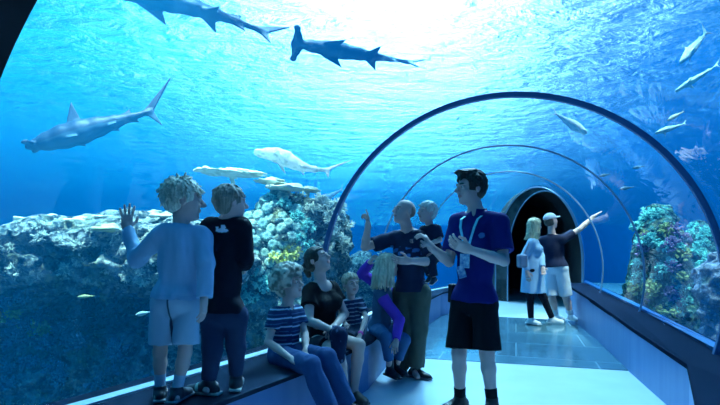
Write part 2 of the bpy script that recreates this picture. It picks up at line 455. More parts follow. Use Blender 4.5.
def bx(c, h, R=None, rad=0.0):
    c = A3(c); h = np.array(h, dtype=float); R = np.eye(3) if R is None else np.asarray(R, dtype=float)
    def fn(P):
        q = np.abs((P-c)@R.T)-(h-rad); return np.linalg.norm(np.maximum(q, 0), axis=-1)+np.minimum(q.max(-1), 0)-rad
    e = (np.abs(R)*h[:, None]).sum(0); return Prim(fn, c-e, c+e)
def tri(a, b, c, th, th2=None):
    """thin fin: rounded triangle; thickness th at a-b edge (root), th2 at c"""
    a, b, c = A3(a), A3(b), A3(c); th2 = th if th2 is None else th2
    n = np.cross(b-a, c-a); n /= np.linalg.norm(n)
    mid = (a+b)/2; ax = c-mid; Lx = ax@ax
    def fn(P):
        dn = (P-a)@n; Q = P-dn[..., None]*n
        ins = np.full(P.shape[:-1], -1e9); best = np.full(P.shape[:-1], 1e9)
        for p, q, o in ((a, b, c), (b, c, a), (c, a, b)):
            e = q-p; nn = np.cross(n, e); nn /= np.linalg.norm(nn)
            if (o-p)@nn > 0: nn = -nn
            ins = np.maximum(ins, (Q-p)@nn)
            t = np.clip(((Q-p)@e)/(e@e), 0, 1); best = np.minimum(best, np.linalg.norm(Q-p-t[..., None]*e, axis=-1))
        d2 = np.where(ins <= 0, 0, best)
        tt = np.clip(((P-mid)@ax)/Lx, 0, 1)
        return np.sqrt(d2**2+dn**2)-(th+(th2-th)*tt)
    return Prim(fn, np.minimum(np.minimum(a, b), c)-th, np.maximum(np.maximum(a, b), c)+th)
def half(p, n):
    """half space: inside = behind plane"""
    p = A3(p); n = A3(n); n = n/np.linalg.norm(n); return Prim(lambda P: (P-p)@n, [-1e9]*3, [1e9]*3)
def U(p, k=.0): return ('u', p, k)
def Sb(p, k=.0): return ('s', p, k)
def It(p): return ('i', p, 0)
def sdf_mesh(ops, vox, disp=None, paint=None, base=(.5, .5, .5)):
    us = [o for o in ops if o[0] == 'u']
    lo = np.min([o[1].lo for o in us], axis=0)-3*vox; hi = np.max([o[1].hi for o in us], axis=0)+3*vox
    if disp: lo -= disp[1]; hi += disp[1]
    n = np.maximum(np.ceil((hi-lo)/vox).astype(int)+1, 4)
    ax = [lo[i]+vox*np.arange(n[i]) for i in range(3)]
    D = np.full(n, .5, dtype=np.float32)
    for kind, p, k in ops:
        mg = k+2*vox+(disp[1]*1.5 if disp else 0)
        i0 = np.clip(np.floor((p.lo-mg-lo)/vox), 0, n-1); i1 = np.clip(np.ceil((p.hi+mg-lo)/vox)+1, 1, n)
        i0 = i0.astype(int); i1 = i1.astype(int)
        if (i1 <= i0).any(): continue
        sl = tuple(slice(i0[i], i1[i]) for i in range(3))
        G = np.stack(np.meshgrid(*[ax[i][sl[i]] for i in range(3)], indexing='ij'), -1)
        d = p.fn(G).astype(np.float32); C = D[sl]
        if kind == 'u':
            if k > 0:
                h = np.maximum(k-np.abs(C-d), 0)/k; D[sl] = np.minimum(C, d)-h*h*k*.25
            else: D[sl] = np.minimum(C, d)
        elif kind == 's':
            if k > 0:
                h = np.maximum(k-np.abs(C+d), 0)/k; D[sl] = np.maximum(C, -d)+h*h*k*.25
            else: D[sl] = np.maximum(C, -d)
        else: D[sl] = np.maximum(C, d)
    if disp:
        nr = np.argwhere(np.abs(D) < disp[1]*1.5+2*vox)
        if len(nr):
            P = lo+nr*vox; D[nr[:, 0], nr[:, 1], nr[:, 2]] += disp[0](P).astype(np.float32)
    B = D < 0; B[0] = B[-1] = False; B[:, 0] = B[:, -1] = False; B[:, :, 0] = B[:, :, -1] = False
    D = np.where(B, D, np.maximum(D, 1e-5))
    cnt = np.zeros([m-1 for m in n], dtype=np.int8)
    for a in (0, 1):
        for b in (0, 1):
            for c in (0, 1): cnt += B[a:n[0]-1+a, b:n[1]-1+b, c:n[2]-1+c]
    act = np.argwhere((cnt > 0) & (cnt < 8))
    idx = np.full(cnt.shape, -1, dtype=np.int32); idx[act[:, 0], act[:, 1], act[:, 2]] = np.arange(len(act))
    cor = [(a, b, c) for a in (0, 1) for b in (0, 1) for c in (0, 1)]
    val = {q: D[act[:, 0]+q[0], act[:, 1]+q[1], act[:, 2]+q[2]] for q in cor}
    acc = np.zeros((len(act), 3)); num = np.zeros(len(act))
    for q in cor:
        for x in range(3):
            if q[x]: continue
            r = list(q); r[x] = 1; r = tuple(r); v0, v1 = val[q], val[r]
            m = (v0 < 0) != (v1 < 0); t = np.where(m, v0/np.where(m, v0-v1, 1), 0)
            pt = np.tile(np.array(q, float), (len(act), 1)); pt[:, x] = t
            acc += pt*m[:, None]; num += m
    V = lo+(act+acc/np.maximum(num, 1)[:, None])*vox
    Q = []
    for x in range(3):
        y, z = (x+1) % 3, (x+2) % 3
        sa = [slice(0, m) for m in n]; sb = [slice(0, m) for m in n]
        sa[x] = slice(0, n[x]-1); sb[x] = slice(1, n[x])
        ba, bb = B[tuple(sa)], B[tuple(sb)]
        e = np.argwhere(ba != bb); inside = ba[e[:, 0], e[:, 1], e[:, 2]]
        def cell(dy, dz):
            c = e.copy(); c[:, y] -= dy; c[:, z] -= dz; return idx[c[:, 0], c[:, 1], c[:, 2]]
        q = np.stack([cell(0, 0), cell(1, 0), cell(1, 1), cell(0, 1)], 1)
        q[~inside] = q[~inside][:, ::-1]; Q.append(q)
    Q = np.concatenate(Q); Q = Q[(Q >= 0).all(1)]
    col = None
    if paint is not None:
        col = np.tile(np.array(base, float), (len(V), 1))
        for pr, c in paint:
            if callable(pr): m = pr(V)
            else: m = pr.fn(V) < 0
            if callable(c): col[m] = c(V[m], col[m])
            else: col[m] = c
    return V, Q, col
def sdf_obj(name, ops, vox, mat, parent=None, origin=None, disp=None, paint=None, base=(.5, .5, .5), smooth=True):
    V, Q, c = sdf_mesh(ops, vox, disp, paint or [], base)
    return obj_from(name, V, Q, mat, parent, smooth, origin, c)
def basis(f, u):
    """rows r,f,u: right, forward, up"""
    f = A3(f)/np.linalg.norm(A3(f)); u = A3(u); u = u-(u@f)*f; u /= np.linalg.norm(u); r = np.cross(f, u); return np.array([r, f, u])
def rot(v, axis, ang):
    axis = axis/np.linalg.norm(axis); return v*math.cos(ang)+np.cross(axis, v)*math.sin(ang)+axis*(axis@v)*(1-math.cos(ang))
nrmz = lambda v: v/np.linalg.norm(v)
# ------------------------------------------------------------------ reef rocks
rng = np.random.default_rng(5); random.seed(5)
def paint_mat(name, rough=.8, spec=.3, bump=.4, bscale=40):
    return surf_mat(name, (1, 1, 1), rough, spec, vcol=True, bump=bump, bscale=bscale)
M['rock'] = paint_mat('reef_rock', .9, .15, .9, 14)
M['coral'] = paint_mat('coral_skin', .8, .2, .5, 60)
def rock_mat(name, base, pale, pal2, seed):
    m, t = new_mat(name); vec = t.add('ShaderNodeTexCoord').outputs['Object']
    N = lambda s, d, dist=0.0, off=0: t.add('ShaderNodeTexNoise', ins={'Vector': t.add('ShaderNodeVectorMath', operation='ADD', ins={0: vec, 1: (seed+off, off, seed)}).outputs[0], 'Scale': float(s), 'Detail': float(d), 'Roughness': .65, 'Distortion': dist}).outputs[0]
    R = lambda f, a_, b_: t.ramp(f, [(a_, (0, 0, 0)), (b_, (1, 1, 1))])
    n1 = N(6, 8, .6); n2 = N(16, 6, .3, 5); n3 = N(30, 4, 0, 9); n4 = N(3.2, 3, 0, 13)
    col = t.mix(R(n1, .44, .58), base, pale)
    col = t.mix(R(n2, .54, .62), col, pal2)
    col = t.mix(R(n3, .60, .66), col, (.80, .84, .74))
    col = t.mix(t.math('MULTIPLY', R(n4, .55, .66), .6), col, (.30, .34, .14))
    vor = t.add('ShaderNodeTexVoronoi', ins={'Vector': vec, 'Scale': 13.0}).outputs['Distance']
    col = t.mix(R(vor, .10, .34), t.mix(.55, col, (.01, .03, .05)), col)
    b = t.add('ShaderNodeBsdfPrincipled', ins={'Base Color': col, 'Roughness': .9, 'Specular IOR Level': .15})
    h = t.math('ADD', t.math('MULTIPLY', n1, 1.2), t.math('MULTIPLY', n2, .8)); h = t.math('ADD', h, t.math('MULTIPLY', vor, .9))
    bp = t.add('ShaderNodeBump', ins={'Height': h, 'Strength': 1.0, 'Distance': .10}); t.l.new(bp.outputs[0], b.inputs['Normal'])
    out(t, b.outputs[0]); return m
def reef(name, label, blobs, holes, seed, pale, pal2, vox=.035, base=(.035, .08, .11)):
    ops = [U(ell(c, r), .25) for c, r in blobs]+[Sb(ell(c, r), .06) for c, r in holes]
    disp = lambda P: fbm(P, 2.3, seed, 2)*.13+fbm(P*np.array([1, 1, 1.5]), 7, seed+3, 3)*.11
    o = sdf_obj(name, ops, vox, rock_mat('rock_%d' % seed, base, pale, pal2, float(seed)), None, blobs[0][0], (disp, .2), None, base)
    tag(o, label, 'reef rock')
    m = o.data; bv = BVHTree.FromPolygons([v.co+o.location for v in m.vertices], [tuple(p.vertices) for p in m.polygons])
    return o, bv
hl = [(W(px, py, 4.95), (rx, .16, rz)) for px, py, rx, rz in [(50, 231, .16, .05), (66, 246, .10, .08), (113, 247, .10, .05), (84, 253, .12, .07), (25, 248, .12, .06), (37, 252, .13, .05), (107, 240, .12, .05), (140, 236, .12, .06), (8, 240, .12, .07), (60, 262, .2, .05), (130, 262, .15, .06)]]
reefL, bvL = reef('reef_rock', 'wide pale-topped reef rock behind the left glass beyond the two boys', [((-3.2, 5.7, 1.12), (1.45, .85, .45)), ((-2.1, 5.5, 1.12), (.9, .7, .45)), ((-4.9, 5.9, .75), (1.3, .9, .50)), ((-3.2, 6.6, -.3), (3.2, .85, 1.5)), ((-2.6, 5.8, -.7), (3.0, .7, 1.0)), ((-2.2, 5.2, -1.3), (2.2, 1.0, .7))], hl, 3, (.46, .56, .60), (.72, .76, .68))
reefC, bvC = reef('reef_rock', 'tall coral-covered reef rock between the boy in black and the woman', [((-.95, 6.25, .95), (.72, .55, 1.0)), ((-.50, 6.35, 1.2), (.33, .40, .62)), ((-1.35, 6.3, .6), (.6, .6, .9)), ((-.95, 6.1, -.5), (.9, .75, 1.5))], [], 11, (.16, .36, .42), (.40, .56, .48), .03)
reefB, bvB = reef('reef_rock', 'low pale reef rock seen through the glass beside the long-haired girl', [((.10, 9.0, .3), (.55, .5, .85)), ((-.1, 9.2, -.8), (.8, .7, 1.0))], [], 21, (.45, .55, .55), (.70, .72, .62), .035)
reefR, bvR = reef('reef_rock', 'upright reef rock speckled green behind the right glass', [((4.22, 6.8, .7), (.33, .45, 1.0)), ((4.30, 6.9, -.4), (.5, .6, 1.3)), ((4.42, 7.1, 1.3), (.22, .3, .45))], [], 31, (.06, .26, .26), (.20, .50, .30), .03, (.03, .06, .09))
reefR2, bvR2 = reef('reef_rock', 'dark reef rock standing right of the green-speckled one', [((5.15, 7.2, .55), (.38, .45, 1.0)), ((5.2, 7.2, -.6), (.6, .6, 1.2))], [], 41, (.04, .16, .18), (.10, .34, .26), .035, (.02, .05, .08))
reflR3, bvR3 = reef('reef_rock', 'smooth lilac-grey column modelled for a reflection at the right edge of the picture', [((4.42, 5.9, .2), (.24, .3, .95)), ((4.5, 5.9, -.8), (.5, .5, 1.0))], [], 51, (.36, .38, .52), (.44, .44, .58), .035, (.28, .30, .45))  # pale glass reflection of people and bench, built as a column
def seat_px(bv, px, py):
    d = (W(px, py, 1.0)-cam.location).normalized(); h = bv.ray_cast(cam.location, d, 60)
    return (None, None) if h[0] is None else (h[0], h[1])
# plate corals
def plate(px0, px1, py, d, label, col=(.78, .80, .68), seed=0, tilt=.0, group=None):
    a = W(px0, py, d); b = W(px1, py, d); c = (a+b)/2; r = (b-a).length/2; rr = r*.75
    R = np.array([rot(np.array([1., 0, 0]), np.array([0, 1., 0]), tilt), [0, 1, 0], rot(np.array([0, 0, 1.]), np.array([0, 1., 0]), tilt)])
    ops = [U(ell(c, (r, rr, .022), R), 0), U(ell(c+Vector((r*.3, .02, .03)), (r*.5, rr*.5, .018), R), .02), U(rc(c+Vector((0, .14, -.01)), c+Vector((0, .26, -.10)), .022, .03), .03)]
    ds = (lambda P: fbm(P*np.array([1, 1, .3]), 9, seed)*.030, .03)
    o = sdf_obj('plate_coral', ops, .014, M['coral'], None, c, ds, [(lambda V: fbm(V, 9, seed+2) > .1, (.55, .62, .50))], col)
    tag(o, label, 'coral', group)
plate(20, 66, 219, 5.5, 'longest flat cream plate coral at the left end of the left reef top', seed=1)
plate(64, 92, 221, 5.4, 'middle cream plate coral on the left reef top', seed=2)
plate(91, 120, 217, 5.5, 'cream plate coral on the left reef top just left of the raised hand', seed=3)
plate(142, 165, 214, 5.6, 'cream plate coral on the left reef top between raised hand and blond head', seed=4)
plate(93, 119, 229, 5.0, 'small yellowish plate coral below the raised hand on the left reef', (.62, .66, .35), 5)
plate(194, 262, 173, 6.15, 'long thin plate coral floating out highest above the boy in black', (.70, .76, .66), 6, .07)
plate(252, 290, 182, 6.1, 'plate coral on the centre reef top under the white shark', (.74, .78, .68), 7, .10)
plate(266, 305, 188, 6.0, 'thin plate coral on the front rim of the centre reef top', (.66, .72, .66), 8, .04)
plate(290, 322, 190, 6.3, 'plate coral at the right end of the centre reef top', (.72, .76, .68), 9, .05)
plate(150, 182, 216, 5.2, 'plate coral on the reef beside the ear of the blond boy', (.66, .72, .62), 10)
# coral prototypes
def put(proto, loc, nrm, sc, label, cat, group=None, first=[0]):
    if proto.get('used'):
        o = proto['o'].copy(); COL.objects.link(o)
    else: o = proto['o']; proto['used'] = True
    q = Vector(nrm).to_track_quat('Z', 'Y'); e = q.to_matrix() @ Matrix.Rotation(random.random()*6.28, 3, 'Z')
    o.rotation_euler = e.to_euler(); o.location = loc; o.scale = (sc, sc, sc)
    for k in ('label', 'category', 'group'):
        if k in o: del o[k]
    tag(o, label, cat, group); return o
def round_proto(col, dark):
    V, Fc, C = [], [], []; nr, na = 9, 40
    for i in range(nr+1):
        t = i/nr; rad = math.sin(t*1.9)*1.0/math.sin(1.57) if t < .83 else 1-.0*(t); z = math.cos(t*1.9)*.55
        for k in range(na):
            a = 2*PI*k/na; w = 1+.05*math.cos(a*10)*t
            dip = -.22*math.exp(-(t/.22)**2)
            V.append((rad*w*math.cos(a), rad*w*math.sin(a), z+dip+.15)); g = .5+.5*math.cos(a*10)
            C.append([col[j]*(1-.0)*(g)+(dark[j])*(1-g) if t > .15 else dark[j] for j in range(3)])
    for i in range(nr):
        for k in range(na): l = (k+1) % na; Fc.append([i*na+k, (i+1)*na+k, (i+1)*na+l, i*na+l])
    Fc.append(list(range(na))[::-1]); b = nr*na; Fc.append([b+k for k in range(na)])
    return {'o': obj_from('round_coral', V, Fc, M['coral'], vcol=np.array(C))}
P1 = round_proto((.40, .66, .60), (.14, .34, .38)); P2 = round_proto((.55, .74, .62), (.2, .42, .40))
rounds = []; pts = []
for t in range(4000):
    px = 226+random.random()*80; py = 192+random.random()*84
    if ((px-262)/42)**2+((py-232)/46)**2 > 1 or any((px-a)**2+(py-b)**2 < 70 for a, b in pts): continue
    loc, nr_ = seat_px(bvC, px, py)
    if loc is None: continue
    pts.append((px, py)); rounds.append(put(random.choice((P1, P2)), loc-nr_*.005, nr_.lerp(Vector((-.1, -1, .4)), .5), .058+.02*random.random(), 'round pale green polyp coral in the dense cluster on the centre reef', 'coral', 'round corals on the centre reef'))
def bush_proto(name, nb, ln, r, cols, seed):
    rs = np.random.default_rng(seed); ops = [U(ell((0, 0, .1), (.25, .25, .2)), 0)]
    for i in range(nb):
        v = rs.normal(size=3); v[2] = abs(v[2])*.9+.15; v = nrmz(v); L = ln*(.75+.5*rs.random())
        ops.append(U(rc(v*.1, v*L, r, r*.75), .03))
        for j in range(3):
            w2 = nrmz(v+rs.normal(size=3)*.5); ops.append(U(rc(v*L*.6, v*L*.6+w2*L*.5, r*.8, r*.7), .02))
    V, Q, c = sdf_mesh(ops, .028, (lambda P: fbm(P, 9, seed)*.02, .02), [(lambda V: np.linalg.norm(V, axis=1) > ln*.85, cols[1])], cols[0])
    return {'o': obj_from(name, V, Q, M['coral'], vcol=c)}
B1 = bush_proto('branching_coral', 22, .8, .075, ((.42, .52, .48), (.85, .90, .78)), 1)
B2 = bush_proto('branching_coral', 26, .7, .10, ((.08, .36, .40), (.25, .75, .70)), 2)
B3 = bush_proto('leafy_coral', 18, .8, .12, ((.55, .58, .12), (.85, .85, .30)), 3)
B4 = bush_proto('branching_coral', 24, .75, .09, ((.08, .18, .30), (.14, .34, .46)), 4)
B5 = bush_proto('branching_coral', 20, .75, .09, ((.12, .07, .22), (.30, .20, .42)), 6)
ORD = 'first second third fourth fifth sixth seventh eighth ninth tenth eleventh twelfth thirteenth fourteenth fifteenth sixteenth seventeenth eighteenth nineteenth'.split()
def ordinal(i):
    if i < 19: return ORD[i]
    t = (i+1)//10; u = (i+1) % 10; T_ = {2: 'twenty', 3: 'thirty', 4: 'forty', 5: 'fifty'}[t]
    return (T_[:-1]+'ieth') if u == 0 else T_+'-'+ORD[u-1]
def number(objs, label):
    def px(o): return 360+F*o.location.x/o.location.y
    for i, o in enumerate(sorted(objs, key=px)):
        o['label'] = label+', '+('leftmost' if i == 0 else 'rightmost' if i == len(objs)-1 else ordinal(i)+' from left')
B6 = bush_proto('leafy_coral', 18, .8, .12, ((.16, .22, .06), (.40, .50, .20)), 7)
def bushes(lst, bv, proto, group, label):
    made = []
    for px, py, s in lst:
        loc, nr_ = seat_px(bv, px, py)
        if loc is None: continue
        made.append(put(proto, loc-nr_*.02*s*loc.y/F, nr_.lerp(Vector((0, -.4, 1)), .4), s*loc.y/F/.8, label, 'coral', group))
    number(made, label)
bushes([(338, 209, 9), (330, 222, 9), (345, 226, 8), (322, 203, 9), (335, 238, 10), (312, 210, 8), (342, 246, 9), (300, 199, 7), (325, 250, 8), (328, 212, 7)], bvC, B1, 'pale branching corals along the right side of the centre reef', 'pale cream branching coral on the right side of the centre reef')
bushes([(285, 205, 8), (296, 218, 8), (300, 240, 8), (308, 228, 9), (270, 200, 7), (250, 195, 7), (310, 248, 8), (286, 272, 9), (262, 285, 9), (250, 300, 9), (256, 272, 8), (240, 285, 8)], bvC, B2, 'teal branching corals on the centre reef', 'teal branching coral on the centre reef')
bushes([(292, 254, 9), (284, 262, 7), (275, 258, 6)], bvC, B3, 'yellow corals on the centre reef', 'small yellow-green leafy coral low on the centre reef')
bushes([(5, 313, 8), (14, 311, 8), (24, 328, 7), (38, 326, 8), (44, 331, 6), (32, 334, 6)], bvL, B3, 'yellow corals low on the left reef', 'yellow leafy coral low on the left reef near the picture edge')
number(rounds, 'round pale polyp coral in the centre reef cluster')
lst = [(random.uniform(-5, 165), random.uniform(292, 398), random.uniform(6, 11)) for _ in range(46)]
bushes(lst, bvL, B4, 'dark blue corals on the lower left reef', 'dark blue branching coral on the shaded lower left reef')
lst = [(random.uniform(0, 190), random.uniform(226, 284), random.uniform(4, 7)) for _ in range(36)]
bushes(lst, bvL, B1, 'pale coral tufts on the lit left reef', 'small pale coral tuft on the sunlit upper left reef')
lst = [(random.uniform(636, 684), random.uniform(212, 318), random.uniform(5, 8)) for _ in range(44)]
bushes(lst[:20], bvR, B2, 'teal corals on the right reef', 'teal branching coral on the right reef rock')
bushes(lst[20:32], bvR, B6, 'yellow-green corals on the right reef', 'yellow-green leafy coral on the right reef rock')
bushes(lst[32:], bvR, B5, 'purple corals on the right reef', 'purple branching coral on the right reef rock')
lst = [(random.uniform(684, 712), random.uniform(208, 290), random.uniform(4.5, 7)) for _ in range(22)]
bushes(lst, bvR2, B2, 'teal corals on the dark right rock', 'teal branching coral on the dark rock at far right')
bushes([(362, 262, 8), (372, 255, 9), (382, 262, 8), (352, 268, 7), (366, 275, 8), (390, 256, 7), (345, 262, 6)], bvB, B1, 'cream corals beside the girl', 'cream branching coral seen behind the long-haired girl')
# ------------------------------------------------------------------ sharks and fish
M['shark'] = paint_mat('shark_skin', .55, .4, .15, 30)
def shark(label, p0, p1, belly, top, bot, hammer=True, bend=None, fat=1.0, vox=.012, spots=None, name='shark', pec=1.0, tailk=1.0, dor=.23):
    """p0 snout, p1 tail root; belly = direction the belly faces"""
    p0, p1 = A3(p0), A3(p1); L = np.linalg.norm(p1-p0); x = (p1-p0)/L
    z = -A3(belly); z = z-(z@x)*x; z = nrmz(z); y = np.cross(z, x)
    bz = bend or (lambda t: (0, 0))
    def P(a, b, c):
        oy, oz = bz(a); return p0+L*(x*a+y*(b+oy)+z*(c+oz))
    prof = [(0, .018), (.06, .038), (.15, .062), (.28, .082), (.42, .085), (.56, .068), (.70, .047), (.84, .028), (1.0, .016)]
    ops = []
    for (a, ra), (b, rb) in zip(prof[:-1], prof[1:]): ops.append(U(rc(P(a, 0, 0), P(b, 0, 0), ra*L*fat, rb*L*fat), .02*L))
    if hammer:
        R = np.array([x, y, z])
        for s in (-1, 1): ops.append(U(rc(P(.03, 0, 0), P(.015, s*.115, .0), .020*L, .013*L), .03*L)); ops.append(U(ell(P(.018, s*.12, 0), (.030*L, .018*L, .013*L), R), .02*L))
        ops.append(U(ell(P(.035, 0, 0), (.045*L, .10*L, .014*L), R), .02*L))
    else: ops.append(U(ell(P(.05, 0, -.005), (.08*L, .065*L*fat, .035*L), np.array([x, y, z])), .03*L))
    f = .009*L
    T = lambda a, b, c: ops.append(U(tri(P(*a), P(*b), P(*c), f, f*.5), .02*L))
    T((.33, 0, .07), (.45, 0, .065), (.44, 0, dor if hammer else .15))
    for s in (-1, 1):
        T((.25, s*.05, -.03), (.36, s*.05, -.03), (.40, s*(.05+.20*pec), -.08)); T((.62, s*.03, -.03), (.69, s*.03, -.025), (.71, s*.10, -.05))
    T((.76, 0, .03), (.83, 0, .02), (.86, 0, .07)); T((.80, 0, -.02), (.86, 0, -.015), (.89, 0, -.06))
    T((.95, 0, .008), (1.02, 0, -.008), (1.05+.20*tailk, 0, .20*tailk)); T((.97, 0, .0), (1.03, 0, .005), (1.06, 0, -.12*tailk))
    mid = (p0+p1)/2
    def low(V):
        q = V-p0; t = np.clip(q@x/L, 0, 1.2); oz = np.array([bz(a)[1] for a in t]); return (q@z/L-oz) < -.012
    paint = [(low, bot)]
    if spots: paint.append((lambda V: (fbm(V, 22/L, 3) > .25), spots))
    o = sdf_obj(name, ops, vox, M['shark'], None, mid, None, paint, top); tag(o, label, 'shark' if name == 'shark' else 'fish'); return o
DK = (.018, .065, .16)
shark('dark hammerhead shark swimming left at upper left with upright dorsal fin', W(28, 147, 6.4), W(149, 112, 6.9), (0, -.12, -1), (.010, .035, .085), (.05, .13, .22), fat=1.2, pec=.45, dor=.27, tailk=1.25)
shark('large dark shark cropped by the top edge, tail ending above centre left', W(96, -14, 5.9), W(262, 31, 6.6), (.1, -.5, -1), DK, (.10, .20, .30), hammer=False, fat=.78, tailk=.7, pec=.35, bend=lambda t: (0, .05*math.sin(t*PI)))
shark('dark hammerhead shark at top centre seen from below', W(293, 43, 6.8), W(408, 62, 7.4), (-.1, -.85, -.55), DK, (.05, .13, .24), fat=.72, tailk=1.0, pec=.28, dor=.11)
shark('white spotted shark with curving tail above the centre reef', W(256, 153, 6.6), W(327, 170, 6.4), (-.2, -.5, -.9), (.90, .93, .93), (.95, .95, .95), hammer=False, fat=1.2, spots=(.60, .68, .70), bend=lambda t: (0, .045*math.sin(t*2*PI)*1.0), tailk=1.1)
shark('pale small shark gliding behind the left side of the big arch', W(312, 206, 8.2), W(341, 190, 8.4), (0, -.4, -1), (.55, .68, .75), (.75, .85, .9), hammer=False, fat=1.3)
shark('slender pale shark slanting up at the right edge of the picture', W(676, 91, 6.5), W(716, 66, 6.3), (0, -.6, -1), (.45, .62, .60), (.70, .82, .80), hammer=False, fat=.9, vox=.008)
shark('blurred tan fish slanting down at far top right', W(681, 62, 7.0), W(706, 33, 7.2), (0, -.6, -1), (.40, .42, .36), (.5, .5, .42), hammer=False, fat=1.0, vox=.008, name='fish')
shark('white fish shape modelled for a glass reflection above the doorway', W(586, 133, 7.0), W(556, 114, 7.2), (0, -.6, -1), (.80, .88, .92), (.9, .95, 1), hammer=False, fat=1.5, vox=.009, name='fish', pec=.6)  # solid shape in place of a shark reflection in the acrylic
shark('pale fish shape modelled for a glass reflection beside the big arch at upper right, lower of the pair', W(656, 133, 6.3), W(684, 124, 6.3), (0, -.6, -1), (.45, .65, .72), (.7, .85, .9), hammer=False, fat=1.1, vox=.007, name='fish')  # another mirrored shark in the glass, modelled as a body
shark('tan fish beside the big arch at upper right, upper of the pair', W(668, 120, 6.8), W(683, 112, 6.8), (0, -.6, -1), (.45, .42, .30), (.6, .55, .4), hammer=False, fat=1.5, vox=.006, name='fish', pec=.5)
for px, py, a, lb in [(628, 189, 16, 'lowest of the three small dark fish above the pointing hand'), (606, 176, 13, 'leftmost of the three small dark fish above the pointing hand'), (640, 168, 14, 'highest of the three small dark fish above the pointing hand')]:
    shark(lb, W(px-a/2, py, 7.5), W(px+a/3, py-2, 7.5), (0, -.3, -1), (.03, .10, .16), (.05, .15, .22), hammer=False, fat=1.5, vox=.006, name='fish', pec=.4, tailk=.8)
shark('small yellow-green fish in front of the left reef', W(78, 297, 4.6), W(94, 296, 4.6), (0, -.3, -1), (.55, .62, .25), (.6, .7, .4), hammer=False, fat=1.4, vox=.005, name='fish', pec=.4)
shark('small pale blue fish near the shorts of the blond boy', W(136, 315, 4.4), W(150, 312, 4.4), (0, -.3, -1), (.35, .55, .6), (.5, .7, .7), hammer=False, fat=2.0, vox=.005, name='fish', pec=.4)
